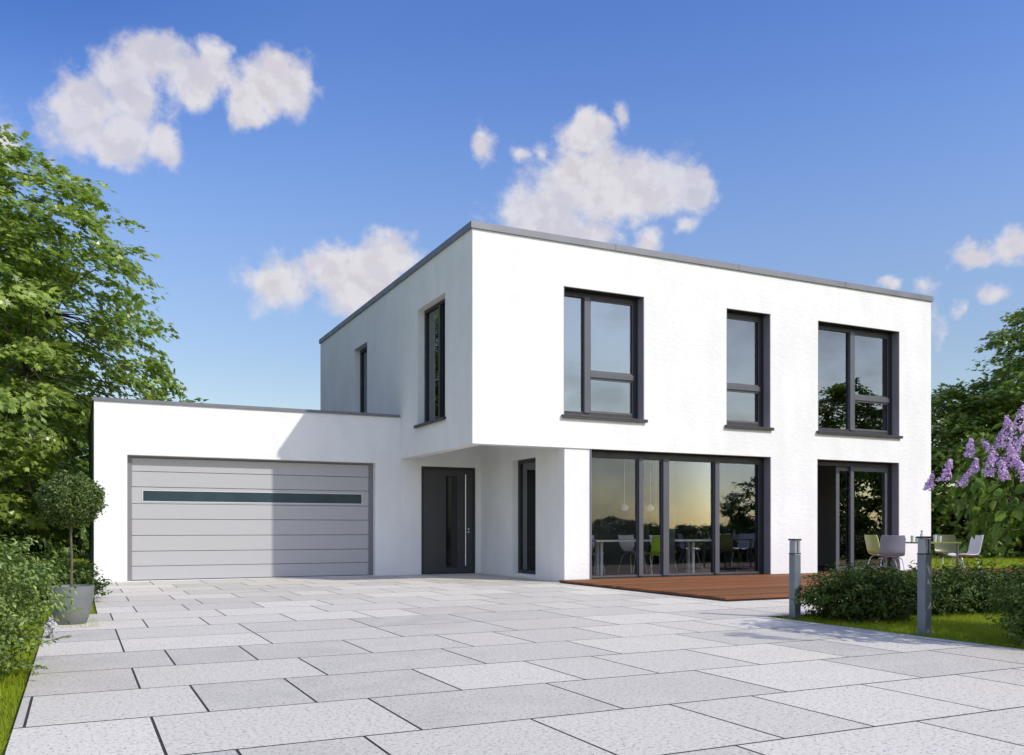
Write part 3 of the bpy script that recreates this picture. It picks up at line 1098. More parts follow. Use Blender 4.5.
GT = 'chairs around the garden table on the deck'
make_chair('lilac-grey shell chair with its back to the driveway at the garden table', M_CLILAC, (13.55, 11.83, 0.052), R(-38), GT)
make_chair('pale green shell chair beside the lilac-grey one near the sliding door', M_CGREEN, (14.18, 12.57, 0.052), R(-105), GT)
make_chair('olive shell chair standing on the far side of the garden table', M_COLIVE, (15.88, 12.40, 0.052), R(150), GT)
make_chair('white shell chair at the right end of the garden table', M_CWHITE, (15.36, 11.66, 0.052), R(64), GT)


def table(label, loc, lx, ly, h, mt, ml, name='table', rot=0.0, tt=0.025, leg=0.02, inset=0.05):
    t = thing(name, label, 'table', loc, rot)
    bm = bmesh.new()
    box(bm, -lx / 2, -ly / 2, h - tt, lx / 2, ly / 2, h)
    obj('table_top', bm, mt, t, world=False, bevel=0.004)
    for a in (-1, 1):
        for b in (-1, 1):
            bm = bmesh.new()
            x, y = a * (lx / 2 - inset), b * (ly / 2 - inset)
            box(bm, x - leg, y - leg, 0, x + leg, y + leg, h - tt - 0.001)
            obj('leg', bm, ml, t, world=False, bevel=0.004)
    return t


table('square garden table with olive top and slim metal legs on the deck', (14.62, 11.95, 0.052), 0.9, 0.9, 0.70, M_TTOP, mat('table_leg_metal', (0.22, 0.22, 0.23), 0.35, 0.8), 'garden_table', leg=0.016)


def tumbler(label, loc, h=0.12, r=0.033):
    bm = bmesh.new()
    rings = lathe(bm, [(r * 0.8, 0.0), (r, h), (r - 0.003, h), (r * 0.8 - 0.003, 0.006)], 16)
    bm.faces.new(rings[0][::-1])
    bm.faces.new(rings[-1])
    o = obj('drinking_glass', bm, mat('tumbler_glass', (0.55, 0.58, 0.56), 0.12, 0.0, spec=0.8), None, smooth=True)
    o.location = loc
    tag(o, label, 'glass', 'glasses on the garden table')


def carafe(label, loc):
    bm = bmesh.new()
    rings = lathe(bm, [(0.04, 0.0), (0.05, 0.06), (0.03, 0.13), (0.018, 0.18), (0.028, 0.22), (0.025, 0.22), (0.015, 0.18), (0.026, 0.13), (0.045, 0.06), (0.036, 0.006)], 16)
    bm.faces.new(rings[0][::-1])
    bm.faces.new(rings[-1])
    o = obj('carafe', bm, MATS['tumbler_glass'], None, smooth=True)
    o.location = loc
    tag(o, label, 'carafe')


tumbler('small clear tumbler at the left edge of the garden table', (14.36, 12.02, 0.754))
tumbler('clear tumbler just right of the leftmost one on the garden table', (14.46, 12.0, 0.754), 0.10)
tumbler('taller clear tumbler on the right part of the garden table', (14.87, 11.93, 0.754), 0.13)
tumbler('clear tumbler beside the taller one on the right part of the garden table', (14.97, 11.9, 0.754), 0.11)
carafe('slim glass carafe at the middle of the garden table behind the bollard', (14.72, 12.1, 0.754))

# dining room seen through the glazed front
table('long white dining table inside behind the glazed terrace front', (11.02, 16.05, 0.03), 3.0, 0.8, 0.74, M_WHITE, M_WHITE, 'dining_table', tt=0.035, leg=0.03, inset=0.32)
GI = 'chairs around the dining table indoors'
make_chair('white chair at the far side of the indoor dining table, near its left end', M_CWHITE, (9.98, 16.62, 0.03), R(178), GI, M_WHITE, True)
make_chair('lime green chair on the terrace side of the indoor dining table', M_CLIME, (10.72, 15.42, 0.03), R(12), GI, M_WHITE, False)
make_chair('white chair at the middle of the far side of the indoor dining table', M_CWHITE, (11.15, 16.75, 0.03), R(186), GI, M_WHITE, True)
make_chair('white chair on the far side of the indoor dining table, near its right end', M_CWHITE, (11.95, 16.72, 0.03), R(176), GI, M_WHITE, True)
for x, lab in ((10.32, 'left one of the two small white pendant lamps above the dining table'), (10.97, 'right one of the two small white pendant lamps above the dining table')):
    t = thing('pendant_lamp', lab, 'pendant lamp', (x, 15.82, 2.9), 0, 'pendant lamps over the dining table')
    bm = bmesh.new()
    prof = [(0.02, -1.37), (0.05, -1.39), (0.085, -1.43), (0.095, -1.46), (0.085, -1.49), (0.05, -1.52), (0.01, -1.525)]
    rings = lathe(bm, prof, 20)
    bm.faces.new(rings[0]); bm.faces.new(rings[-1])
    obj('lamp_shade', bm, M_WHITE, t, smooth=True, world=False)
    bm = bmesh.new()
    tube(bm, [(0, 0, 0), (0, 0, -1.375)], 0.003, 6)
    obj('cable', bm, M_STEEL, t, world=False)
# sideboard visible through upper left window
t = thing('wardrobe', 'low white cabinet inside behind the upper left front window', 'cabinet', (9.3, 17.3, 3.12))
bm = bmesh.new()
box(bm, -0.9, -0.3, 0.06, 0.9, 0.3, 0.85)
obj('carcass', bm, M_WHITE, t, world=False, bevel=0.005)
bm = bmesh.new()
for x in (-0.895, -0.295, 0.305):
    box(bm, x, -0.32, 0.08, x + 0.59, -0.303, 0.83)
obj('door', bm, M_WHITE, t, world=False, bevel=0.003)


# ------------------------------------------------------------------ bollards
def bollard(label, x, y, h):
    t = thing('bollard', label, 'bollard', (x, y, 0), 0, 'square bollard lights along the paving edge')
    s = 0.047
    bm = bmesh.new()
    # rounded square tube with a shallow groove
    box(bm, -s, -s, 0, s, s, h - 0.17)
    obj('post', bm, M_BOLL, t, world=False, bevel=0.010)
    bm = bmesh.new()
    box(bm, -s + .004, -s + .004, h - 0.168, s - .004, s - .004, h - 0.022)
    obj('lamp_head', bm, M_BLENS, t, world=False, bevel=0.006)
    bm = bmesh.new()
    box(bm, -s - .001, -s - .001, h - 0.172, s + .001, s + .001, h - 0.162)
    for yy in (-s - 0.001,):
        box(bm, -0.004, yy, h - 0.16, 0.004, yy + 0.006, h - 0.024)
    obj('collar', bm, M_BCAP, t, world=False)
    bm = bmesh.new()
    box(bm, -s - .005, -s - .005, h - 0.02, s + .005, s + .005, h)
    obj('cap', bm, M_BCAP, t, world=False, bevel=0.003)
    bm = bmesh.new()
    box(bm, -s - .012, -s - .012, 0.0, s + .012, s + .012, 0.008)
    obj('base_plate', bm, M_BOLL, t, world=False)


bollard('grey square bollard light nearer the house, left of the low hedge', 7.275, 7.665, 0.89)
bollard('grey square bollard light nearer the viewer, in front of the hedge on the paving edge', 7.29, 5.965, 0.93)

# ------------------------------------------------------------------ potted topiary
PX, PY = -0.055, 10.54
t = thing('plant_pot', 'round grey tapered planter standing on the slabs left of the garage', 'pot', (PX, PY, 0))
bm = bmesh.new()
rings = lathe(bm, [(0.02, 0.004), (0.135, 0.0), (0.15, 0.01), (0.19, 0.14), (0.215, 0.28), (0.222, 0.385), (0.222, 0.40), (0.205, 0.40), (0.20, 0.36), (0.18, 0.33)], 48)
bm.faces.new(rings[0])
obj('pot_body', bm, M_POT, t, smooth=True, world=False)
bm = bmesh.new()
rings = lathe(bm, [(0.19, 0.345), (0.1, 0.352), (0.02, 0.355)], 24)
bm.faces.new(rings[-1])
obj('soil', bm, M_SOIL, t, world=False)

t = thing('topiary_tree', 'clipped round topiary tree on a thin stem growing in the grey planter', 'tree', (PX, PY, 0.35))
bm = bmesh.new()
tube(bm, [(0, 0, 0), (0.006, 0.004, 0.3), (-0.004, 0, 0.6), (0, 0, 0.95)], [0.016, 0.013, 0.012, 0.01], 8)
for i in range(26):
    d = rdir(1)[0]
    d[2] = abs(d[2]) * 0.9 if i % 3 else d[2]
    tube(bm, [(0, 0, 0.68 + 0.2 * random.random()), tuple(np.array((0, 0, 0.92)) + d * 0.17), tuple(np.array((0, 0, 0.92)) + d * 0.31)], [0.008, 0.005, 0.002], 5)
obj('trunk', bm, M_TWIG, t, world=False)
n = 15000
d = rdir(n)
lump = 1 + 0.055 * np.sin(d[:, 0] * 9 + 1) * np.sin(d[:, 1] * 8) + 0.05 * np.sin(d[:, 2] * 11 + d[:, 0] * 5)
rr = 0.285 * lump * (0.62 + 0.46 * rng.random(n) ** 0.55 + 0.20 * (rng.random(n) > 0.90) * rng.random(n))
Pp = d * rr[:, None] * np.array([1, 1, 0.86]) + np.array([0, 0, 0.96])
leafmesh('crown', Pp, unit(d + rdir(n) * 0.9), unit(d * 0.8 + rdir(n)), 0.030 + 0.014 * rng.random(n), 0.016 + 0.006 * rng.random(n), L_BOX, t)


# ------------------------------------------------------------------ shrubs
def shrub(name, label, cat, loc, rad, n, ll, lw, m, group=None, shell=0.5, seed=1, shape='rhomb', stems=40, lumps=0.18, box_=None, upw=0.5, sprays=0, flat=0.85):
    """low shrub: leafy ellipsoid with lumps, shoots standing out of it, stems inside"""
    rs = np.random.default_rng(seed)
    t = thing(name, label, cat, loc, 0, group)
    rx_, ry_, rz_ = rad
    # shoots: each a short twig with leaves on both sides
    ns = max(30, n // 14)
    if box_:
        q = rs.random((ns, 3)) * 2 - 1
        ax = np.argmax(np.abs(q) * np.array([1, 1, 1.2]), 1)
        push = rs.random(ns) < 0.75
        for i_ in range(ns):
            if push[i_]:
                q[i_, ax[i_]] = np.sign(q[i_, ax[i_]]) * (0.8 + 0.25 * rs.random())
        q *= flat
        dirs = unit(q + 1e-3)
        base = q
    else:
        dirs = unit(rs.normal(size=(ns, 3)))
        ph = rs.random(6) * 6
        lum = 1 + lumps * (np.sin(dirs[:, 0] * 5 + ph[0]) * np.sin(dirs[:, 1] * 5 + ph[1]) + np.sin(dirs[:, 2] * 6 + dirs[:, 0] * 3 + ph[2]) * .7)
        base = dirs * ((shell + (1 - shell) * rs.random(ns) ** 0.6) * lum)[:, None]
    C = base * np.array([rx_, ry_, rz_]) + np.array([0, 0, rz_ * 0.98])
    ok = C[:, 2] > 0.02
    C = C[ok]; dirs = dirs[ok]
    gdir = unit(dirs * np.array([1, 1, 0.7]) + np.array([0, 0, upw]) + unit(rs.normal(size=C.shape)) * 0.5)
    k_ = 14
    ln = ll * (3.0 + 2.5 * rs.random(len(C)))
    s_ = np.linspace(0, 1, k_)
    P_ = C[:, None, :] + gdir[:, None, :] * (ln[:, None, None] * s_[None, :, None])
    P_[:, :, 2] -= (ln[:, None] * 0.15 * s_[None, :] ** 2)
    P_ = P_.reshape(-1, 3)
    G_ = np.repeat(gdir, k_, 0)
    rd = unit(rs.normal(size=P_.shape))
    side = unit(rd - G_ * np.sum(rd * G_, 1, keepdims=True))
    T_ = unit(side * 0.9 + G_ * 0.6)
    N_ = unit(G_ * 0.6 + np.array([0, 0, 0.6]) + unit(rs.normal(size=P_.shape)) * 0.7)
    m_ = len(P_)
    P_ = P_ + side * 0.005
    keep = P_[:, 2] > 0.005
    r_ = np.clip(rs.random(m_) * 0.7 + np.repeat(rs.random(len(C)), k_) * 0.35, 0, 1)
    leafmesh('foliage', P_[keep], N_[keep], T_[keep], (ll * (0.7 + 0.6 * rs.random(m_)))[keep], (lw * (0.75 + 0.5 * rs.random(m_)))[keep], m, t, rnd=r_[keep], shape=shape)
    bm = bmesh.new()
    for i in range(stems):
        c = C[rs.integers(len(C))]
        b0 = Vector((c[0] * 0.25 + rs.normal() * 0.03, c[1] * 0.25 + rs.normal() * 0.03, -0.02))
        mid = Vector((c[0] * 0.6, c[1] * 0.6, c[2] * 0.55))
        tube(bm, [b0, mid, Vector(c)], [0.008, 0.005, 0.002], 5)
    obj('stems', bm, M_TWIG, t, world=False)
    return t


HB = 'leafy shrubs along the right edge of the paving'
shrub('shrub', 'dark green low shrub right beside the bollard nearer the house', 'shrub', (7.98, 7.28, -0.03), (0.66, 0.42, 0.25), 11000, 0.055, 0.026, L_HEDGE, HB, 0.35, 3, lumps=0.16)
shrub('shrub', 'dark shrub directly left of the front bollard', 'shrub', (9.15, 7.55, -0.03), (0.58, 0.42, 0.21), 8500, 0.055, 0.026, L_HEDGE, HB, 0.35, 4, lumps=0.12)
shrub('shrub', 'dark shrub just right of the front bollard behind the lawn', 'shrub', (10.05, 7.45, -0.03), (0.60, 0.42, 0.22), 8500, 0.055, 0.026, L_HEDGE, HB, 0.35, 5, lumps=0.14)
shrub('shrub', 'dark low shrub at the far right behind the lighter corner bush', 'shrub', (11.0, 7.2, -0.03), (0.60, 0.45, 0.23), 8500, 0.055, 0.026, L_HEDGE, HB, 0.35, 6, lumps=0.14)
shrub('shrub', 'blue-green bush at the right frame edge spilling over the paving', 'shrub', (7.66, 4.80, -0.03), (0.44, 0.46, 0.33), 15000, 0.045, 0.02, L_BUSHR, HB, 0.35, 8, lumps=0.2)
shrub('shrub', 'light green small-leaved bush in the left foreground beside the paving', 'shrub', (-0.98, 7.0, -0.03), (0.67, 0.92, 0.55), 34000, 0.042, 0.023, L_BUSH, 'shrubs left of the driveway', 0.4, 9, lumps=0.16, stems=90)
shrub('shrub', 'dark green low bush between the grey planter and the garage corner', 'shrub', (-0.42, 13.9, -0.03), (0.66, 0.7, 0.25), 10000, 0.055, 0.028, L_HEDGE, 'shrubs left of the driveway', 0.4, 10, lumps=0.16)

# arching shoots of the left bush reaching over the slabs
t = thing('arching_shoot', 'leafy low branch arching out over the slabs in the left foreground', 'branch', (-0.62, 6.75, 0.0))
bm = bmesh.new()
PP, NN, TT = [], [], []
for (p0, p1, p2, p3) in (((0, 0, 0.02), (0.22, 0.25, 0.26), (0.42, 0.45, 0.34), (0.62, 0.62, 0.40)),
                         ((0, 0, 0.02), (0.18, 0.12, 0.16), (0.38, 0.2, 0.22), (0.56, 0.26, 0.25)),
                         ((0, 0, 0.02), (0.12, -0.02, 0.09), (0.26, -0.1, 0.11), (0.42, -0.16, 0.10)),
                         ((0, 0, 0.02), (0.1, 0.3, 0.3), (0.25, 0.6, 0.42), (0.45, 0.85, 0.46))):
    pts = []
    for i in range(13):
        s = i / 12
        b = [(1 - s) ** 3, 3 * s * (1 - s) ** 2, 3 * s * s * (1 - s), s ** 3]
        pts.append(Vector([sum(w * p[j] for w, p in zip(b, (p0, p1, p2, p3))) for j in range(3)]))
    tube(bm, pts, [0.006 - 0.0035 * i / 12 for i in range(13)], 6)
    for i in range(3, 13):
        for s in (-1, 1, 0.3):
            tn = (pts[min(12, i + 1)] - pts[i - 1]).normalized()
            sd = tn.cross(Vector((0, 0, 1))).normalized() * s + Vector((0, 0, random.uniform(-.2, .5))) + tn * 0.5
            PP.append(pts[i] + Vector([random.uniform(-.01, .01)] * 3)); TT.append(sd.normalized())
            NN.append((Vector((random.uniform(-.4, .4), random.uniform(-.4, .4), 1))).normalized())
obj('stems', bm, M_TWIG, t, world=False)
n = len(PP)
leafmesh('foliage', np.array(PP), np.array(NN), np.array(TT), 0.035 + 0.02 * rng.random(n), 0.02 + 0.008 * rng.random(n), L_BUSH, t, shape='oval')
# small white blossom cluster in the same corner
t = thing('flower_cluster', 'small white blossoms at the foot of the left bush near the planter', 'flowers', (-0.22, 9.22, 0.0))
n = 260
cc = np.array([[0, 0, 0.11]])[np.zeros(n, int)]
leafmesh('petals', cc + rng.normal(size=(n, 3)) * 0.02, rdir(n), rdir(n), np.full(n, 0.022), np.full(n, 0.018), L_WHITEFL, t)
bm = bmesh.new()
for i in range(9):
    tube(bm, [(rng.normal() * .03, rng.normal() * .03, -0.02), (rng.normal() * .04, rng.normal() * .04, 0.1), tuple(cc[i * 7] + rng.normal(size=3) * 0.01)], 0.002, 5)
obj('stems', bm, M_TWIG, t, world=False)


# ------------------------------------------------------------------ trees
def tree(name, label, loc, height, prof, trunk_r, ntips, per, ll, lw, m, group, seed=1, clear=None, shape='rhomb', first=0.18, spray=0.55, flat=0.32, squash=(1, 1), skip=None, nl=9, drop=0.25, depth_keep=None):
    """prof(t) -> crown radius at height fraction t (0 bottom, 1 top)"""
    rs = np.random.default_rng(seed)
    t = thing(name, label, 'tree', loc, 0, group)
    z0 = first * height
    ph = rs.random(8) * 6.28
    tips = []
    while len(tips) < ntips:
        f = rs.random()
        a = rs.random() * 2 * math.pi
        r = prof(f)
        if rs.random() > (r / max(prof(x) for x in (0.1, 0.3, 0.5))) + 0.15:
            continue
        lum = 1 + 0.13 * math.sin(3 * a + ph[0] + 5 * f) + 0.10 * math.sin(5 * a + ph[1] - 9 * f) + 0.08 * math.sin(8 * a + 13 * f + ph[2])
        rad = r * lum * (0.32 + 0.68 * rs.random() ** 0.42)
        p = np.array([math.cos(a) * rad * squash[0], math.sin(a) * rad * squash[1], z0 + f * (height - z0) + rs.normal() * 0.12])
        if skip is not None and skip(p + np.asarray(loc)):
            continue
        tips.append(p)
    tips = np.array(tips)
    bm = bmesh.new()
    lean = rs.normal(size=2) * 0.15
    tp = [Vector((lean[0] * s * s, lean[1] * s * s, s * height * 0.86 - 0.05 * (s == 0))) for s in np.linspace(0, 1, 8)]
    tube(bm, tp, [trunk_r * (1.25 if i == 0 else 1) * (1 - 0.85 * i / 7) for i in range(8)], 10)
    # main limbs and branches to the tips
    limbs = []
    for i in range(nl):
        a = i * 2.4 + rs.random()
        s = 0.14 + 0.6 * i / nl
        st = Vector((lean[0] * s * s, lean[1] * s * s, max(z0 * 0.7, s * height)))
        f = min(0.95, max(0.05, (st.z + height * 0.18 - z0) / (height - z0)))
        rd_ = prof(f) * 0.62
        en = Vector((math.cos(a) * rd_ * squash[0], math.sin(a) * rd_ * squash[1], st.z + height * 0.17))
        md = (st + en) / 2 + Vector((0, 0, -height * 0.02))
        md2 = st.lerp(en, 0.8) + Vector(rs.normal(size=3) * 0.15)
        tube(bm, [st, md, md2, en], [trunk_r * 0.5 * (1 - s * .6), trunk_r * 0.32 * (1 - s * .5), trunk_r * 0.2, trunk_r * 0.1], 7)
        limbs.append((st, md, md2, en))
    for tpnt in tips[:: max(1, len(tips) // 260)]:
        v = Vector(tpnt)
        bl = min(limbs, key=lambda l: min((l[2] - v).length, (l[3] - v).length))
        st = bl[2] if (bl[2] - v).length < (bl[3] - v).length else bl[3]
        md = (st + v) / 2 + Vector((0, 0, 0.12))
        tube(bm, [st, md, v], [trunk_r * 0.11, trunk_r * 0.07, 0.006], 5, caps=False)
    obj('trunk', bm, M_BARK, t, world=False)
    n = len(tips) * per
    out = unit(tips - np.array([0, 0, height * 0.35]))
    C = np.repeat(tips, per, 0)
    O = np.repeat(out, per, 0)
    tilt = unit(np.array([0, 0, 1.0]) + out * 0.35 + rs.normal(size=out.shape) * 0.22)
    TL = np.repeat(tilt, per, 0)
    off = unit(rs.normal(size=(n, 3))) * (rs.random(n) ** 0.6)[:, None]
    comp = np.sum(off * TL, 1, keepdims=True)
    off = off - TL * comp * (1 - flat)
    sc = np.repeat(spray * (0.6 + 0.8 * rs.random(len(tips))), per)[:, None]
    P_ = C + off * sc
    P_[:, 2] -= drop * np.linalg.norm(off[:, :2], axis=1) * sc[:, 0] * 0.8
    N_ = unit(TL * 0.9 + O * 0.25 + rs.normal(size=(n, 3)) * 0.34)
    T_ = unit(off + O * 0.5 + rs.normal(size=(n, 3)) * 0.4 + np.array([0, 0, -0.45]))
    keep = P_[:, 2] > 0.05
    if skip is not None:
        W_ = P_ + np.asarray(loc)
        keep &= ~np.array(skip(W_.T))
    if depth_keep is not None:
        keep &= depth_keep(P_ + np.asarray(loc))
    r_ = np.clip(rs.random(n) * 0.75 + np.repeat(rs.random(len(tips)), per) * 0.3 - 0.02, 0, 1)
    k = ll * (0.7 + 0.6 * rs.random(n))
    leafmesh('crown', P_[keep], N_[keep], T_[keep], k[keep], (k * lw / ll)[keep], m, t, rnd=r_[keep], shape=shape)
    return t


def in_garage(p):
    return (p[0] > -0.05) & (p[0] < 9) & (p[1] > 18) & (p[2] < 3.5)


def prof_dome(r, low=0.55, k=0.9):
    def f(t):
        if t < 0.28:
            return r * (low + (1 - low) * (t / 0.28) ** 0.7)
        return r * max(0.03, (1 - ((t - 0.28) / 0.72) ** 2.0)) ** k
    return f


BT = 'trees around the garden'
tree('maple_tree', 'tall bright green maple rising behind the garage at the left edge', (-4.2, 24.2, 0), 10.7, prof_dome(6.0, 0.82, 0.50), 0.2, 1450, 62, 0.185, 0.15, L_TREE, BT, 21, shape='maple', first=0.10, spray=0.55, flat=0.18, drop=0.32, skip=in_garage, nl=11)
tree('tree', 'dense dark green tree filling the gap left of the garage behind the small lawn', (-3.6, 35.5, 0), 9.6, prof_dome(4.9, 0.95, 0.6), 0.16, 760, 60, 0.26, 0.17, L_DARK, BT, 22, first=0.02, spray=0.7)
tree('tree', 'dark green tree behind the garage, mostly hidden by it', (4.2, 38.0, 0), 6.0, prof_dome(3.4, 0.9, 0.6), 0.14, 260, 45, 0.26, 0.17, L_DARK, BT, 23, first=0.02, spray=0.7)
tree('tree', 'dark green tree at the far left edge behind the maple', (-13.0, 32.0, 0), 8.5, prof_dome(5.0, 0.9, 0.6), 0.18, 380, 45, 0.28, 0.18, L_DARK, BT, 24, first=0.02, spray=0.8)
# right side
tree('tree', 'large dark green tree towering at the right edge behind the lilac', (34.6, 20.1, 0), 10.9, prof_dome(5.6, 0.92, 0.6), 0.25, 800, 62, 0.23, 0.17, L_MID, BT, 25, shape='maple', first=0.04, spray=0.7)
tree('tree', 'smaller leafy tree directly right of the house corner behind the lawn', (30.8, 23.2, 0), 6.5, prof_dome(3.6, 0.95, 0.55), 0.16, 520, 62, 0.22, 0.16, L_MID, BT, 26, shape='maple', first=0.02, spray=0.65)
tree('tree', 'dark tree between the house corner and the towering right-hand tree, low behind them', (30.0, 29.5, 0), 6.4, prof_dome(4.4, 0.95, 0.6), 0.16, 320, 45, 0.28, 0.18, L_DARK, BT, 27, first=0.02, spray=0.8)
# behind the viewer: seen only as reflections in the glazing
tree('tree', 'tree beyond the driveway mirrored in the upper right window', (41.5, -9.5, 0), 9.8, prof_dome(3.6, 0.85, 0.6), 0.2, 300, 50, 0.26, 0.20, L_MID, BT, 31, first=0.05, spray=0.65)
tree('tree', 'small tree mirrored in the right pane of the glazed terrace front', (34.6, -9.6, 0), 3.9, prof_dome(2.1, 0.85, 0.7), 0.08, 110, 50, 0.17, 0.13, L_DARK, BT, 32, first=0.1, spray=0.45)
tree('tree', 'round tree mirrored in the sliding terrace door', (47.5, -5.0, 0), 8.5, prof_dome(4.6, 0.95, 0.6), 0.2, 260, 45, 0.28, 0.2, L_MID, BT, 33, first=0.03, spray=0.8)
tree('tree', 'tree mirrored in the upper side window left of the driveway', (-6.5, 47.0, 0), 14.5, prof_dome(5.4, 0.95, 0.6), 0.25, 420, 50, 0.22, 0.17, L_TREE, BT, 34, first=0.05, spray=0.7)
for k, (x, y, w_) in enumerate(((15.0, 6.9, 1.75), (18.3, 6.8, 1.8), (21.7, 6.9, 1.8), (25.1, 6.7, 1.8))):
    shrub('shrub', ['low shrub on the lawn right of the picture, nearest the deck corner', 'second low shrub of the row mirrored in the glazing',
                    'third low shrub of the row mirrored in the glazing', 'last low shrub of the row mirrored in the glazing'][k], 'shrub',
          (x, y, -0.03), (w_, 0.6, 0.30), 7000, 0.11, 0.055, L_HEDGE, 'shrubs in a row on the side lawn', 0.4, 50 + k, lumps=0.12)

for k in range(7):
    x = 44 + 5.6 * k
    tree('tree', ['low leafy tree on the far side of the street behind the viewer, first of seven', 'second low tree of the far row behind the viewer',
                  'third low tree of the far row behind the viewer', 'fourth low tree of the far row behind the viewer', 'fifth low tree of the far row behind the viewer',
                  'sixth low tree of the far row behind the viewer', 'last low tree of the far row behind the viewer'][k], (x, -50 + 2 * math.sin(k * 2.1), 0),
         1.7 + 0.35 * math.sin(k * 1.7), prof_dome(3.2, 0.95, 0.6), 0.1, 60, 40, 0.40, 0.28, L_DARK, 'low trees in the far row', 60 + k, first=0.03, spray=0.7)

# ------------------------------------------------------------------ lilac
LX, LY = 8.35, 4.95
t = thing('lilac_bush', 'lilac bush with purple flower panicles leaning in from the right edge', 'lilac', (LX, LY, 0))
rs = np.random.default_rng(77)
bm = bmesh.new()
tipsL = []
while len(tipsL) < 185:
    d = rs.normal(size=3)
    d /= np.linalg.norm(d)
    r = 0.45 + 0.55 * rs.random() ** 0.5
    p = d * r * np.array([1.22, 1.12, 0.68]) + np.array([0, 0, 1.38])
    tipsL.append(p)
tipsL = np.array(tipsL)
for i in range(7):
    a = i * 0.9
    e = Vector((math.cos(a) * 0.5, math.sin(a) * 0.5, 1.15 + 0.1 * (i % 3)))
    tube(bm, [(math.cos(a) * .06, math.sin(a) * .06, -0.03), (math.cos(a) * .15, math.sin(a) * .15, 0.5), e], [0.028, 0.022, 0.014], 7)
for p in tipsL:
    a = math.atan2(p[1], p[0])
    i = int(round(((a % 6.283) / 0.9))) % 7
    aa = i * 0.9
    e = Vector((math.cos(aa) * 0.5, math.sin(aa) * 0.5, 1.15 + 0.1 * (i % 3)))
    e = Vector((math.cos(aa) * .3, math.sin(aa) * .3, 0.85)).lerp(e, rs.random())
    v = Vector(p)
    tube(bm, [e, (e + v) / 2 + Vector((0, 0, -0.04)), v], [0.009, 0.006, 0.003], 5)
obj('stems', bm, M_TWIG, t, world=False)
per = 15
n = len(tipsL) * per
C = np.repeat(tipsL, per, 0)
off = unit(rs.normal(size=(n, 3))) * (rs.random(n) ** 0.5)[:, None] * 0.17
P_ = C + off
T_ = unit(off * 3 + unit(C - np.array([0, 0, 1.3])) * 0.5 + np.array([0, 0, -0.30]) + rs.normal(size=(n, 3)) * 0.35)
N_ = unit(unit(C - np.array([0, 0, 1.2])) + np.array([0, 0, 0.5]) + rs.normal(size=(n, 3)) * 0.35)
k_ = 0.11 * (0.7 + 0.6 * rs.random(n))
leafmesh('foliage', P_, N_, T_, k_, k_ * 0.80, L_LILAC, t, shape='oval', rnd=rs.random(n))
# panicles at the shoot ends: pixel-matched spots turned into metres beforehand, the rest spread over the crown
def w2l(px, py, depth):
    u = (px - 512) / 894 * depth
    x = math.sin(YAW) * depth + math.cos(YAW) * u
    y = math.cos(YAW) * depth - math.sin(YAW) * u
    return np.array([x - LX, y - LY, 1 + (529 - py) / 894 * depth])


PAN = [((930, 482), 0.17, 7.55), ((947, 470), 0.19, 7.45), ((965, 478), 0.15, 7.35), ((970, 448), 0.20, 7.5), ((992, 452), 0.21, 7.4), ((1000, 440), 0.2, 7.5),
       ((1008, 430), 0.24, 7.35), ((1016, 448), 0.24, 7.3), ((1003, 470), 0.15, 7.2), ((990, 465), 0.16, 7.25), ((1020, 418), 0.22, 7.4), ((1022, 470), 0.2, 7.2), ((975, 465), 0.12, 7.4), ((1012, 455), 0.2, 7.25)]
plist = [(w2l(a[0], a[1], dd), s) for a, s, dd in PAN]
for i in range(22):
    d = rs.normal(size=3)
    d /= np.linalg.norm(d)
    d[2] = abs(d[2]) * 0.7 + 0.15
    plist.append((d * np.array([1.2, 1.1, 0.72]) + np.array([0, 0, 1.45]) if d[0] > -0.1 else np.array([abs(d[0]) + 0.3, d[1], 1.45 + d[2] * 0.7]), 0.17 + 0.06 * rs.random()))
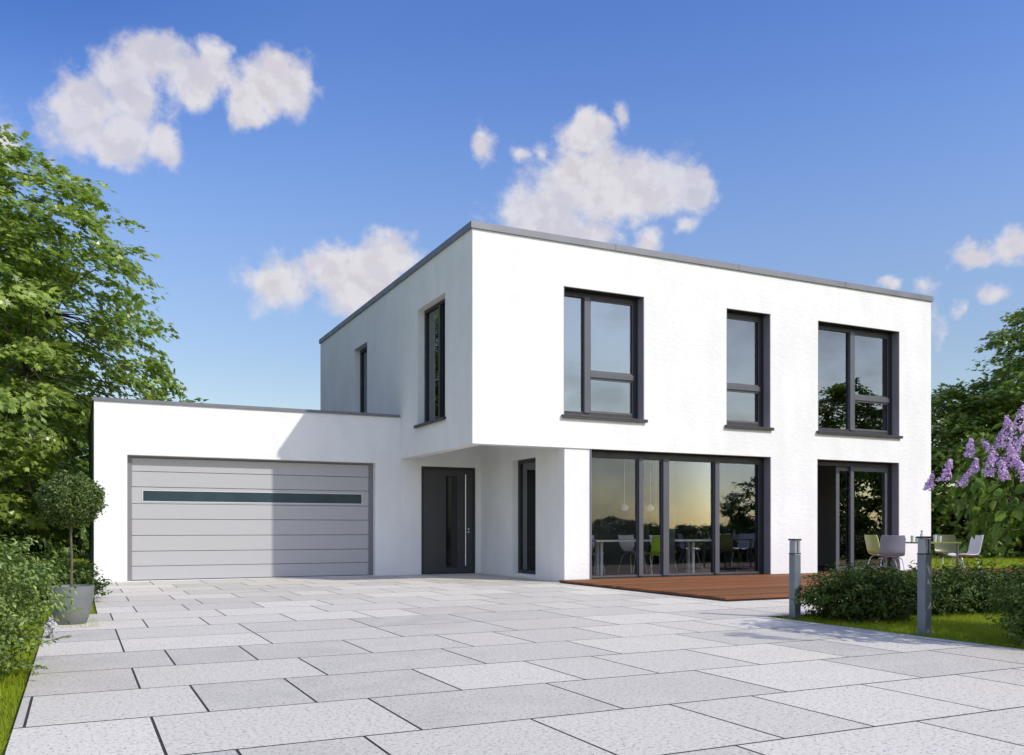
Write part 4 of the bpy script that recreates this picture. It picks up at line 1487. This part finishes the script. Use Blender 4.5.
for c, s in plist:
    s *= 0.62 + 0.36 * rs.random()
    bend = rs.normal(size=2) * 0.35
    n = 190
    h_ = rs.random(n) ** 1.1
    ang = rs.random(n) * 6.283
    r_ = (0.33 * s) * (1 - h_) ** 0.7 * (0.75 + 0.35 * rs.random(n)) + 0.006
    ax = unit(np.array([bend[0], bend[1], 1.0]))
    r_ *= 0.8 + 0.25 * np.sin(h_ * 14 + ang * 2)
    P_ = c + np.stack([np.cos(ang) * r_, np.sin(ang) * r_, (h_ - 0.5) * s], 1) + ax * ((h_ - 0.5) * s * 0.1)[:, None] + np.outer((h_ - .5) * s, [ax[0], ax[1], 0])
    N_ = unit(np.stack([np.cos(ang), np.sin(ang), np.full(n, 0.5)], 1) + rs.normal(size=(n, 3)) * 0.4)
    leafmesh('flower_panicle', P_, N_, rdir(n), np.full(n, 0.019), np.full(n, 0.018), L_FLOWER, t, rnd=np.clip(rs.random(n) * 0.8 + 0.2 * h_, 0, 1), fold=0.1)

# ------------------------------------------------------------------ grass
def grass(name, label_, regions, dens, hgt, wid, m=L_GRASS, seed=5):
    rs = np.random.default_rng(seed)
    Ps = []
    for (x0, x1, y0, y1, dd) in regions:
        n = int((x1 - x0) * (y1 - y0) * dens * dd)
        Ps.append(np.stack([x0 + (x1 - x0) * rs.random(n), y0 + (y1 - y0) * rs.random(n), np.full(n, -0.03)], 1))
    P_ = np.concatenate(Ps)
    n = len(P_)
    up = unit(np.array([0, 0, 1.0]) + rs.normal(size=(n, 3)) * 0.38)
    N_ = unit(np.cross(up, unit(rs.normal(size=(n, 3)))))
    pat = 0.5 + 0.5 * np.sin(P_[:, 0] * 1.7 + np.sin(P_[:, 1] * 1.3) * 2) * np.sin(P_[:, 1] * 2.1)
    L_ = hgt * (0.6 + 0.7 * rs.random(n)) * (0.85 + 0.3 * pat)
    o = leafmesh(name, P_, N_, up, L_, np.full(n, wid), m, None, shape='blade', rnd=np.clip(rs.random(n) * 0.7 + 0.3 * pat, 0, 1))
    o['kind'] = 'stuff'
    o['label'] = label_
    return o


grass('grass', 'short sunlit grass of the lawns beside the paving', [(-3.2, -0.31, 3.4, 10.0, 1.0), (-3.2, 0.2, 10.0, 15.5, 0.6), (7.10, 12.5, 3.2, 7.88, 1.0)], 3600, 0.05, 0.006)
grass('grass', 'short grass of the lawns farther off behind the house and deck', [(-9, 0.2, 17, 38, 1.0), (18.3, 34, 14.7, 24, 1.0), (25.1, 34, 8, 14.7, 1.0)], 260, 0.07, 0.02, seed=6)

scene.cycles.max_bounces = 8
scene.cycles.transparent_max_bounces = 16
scene.cycles.transmission_bounces = 6
scene.cycles.use_denoising = True
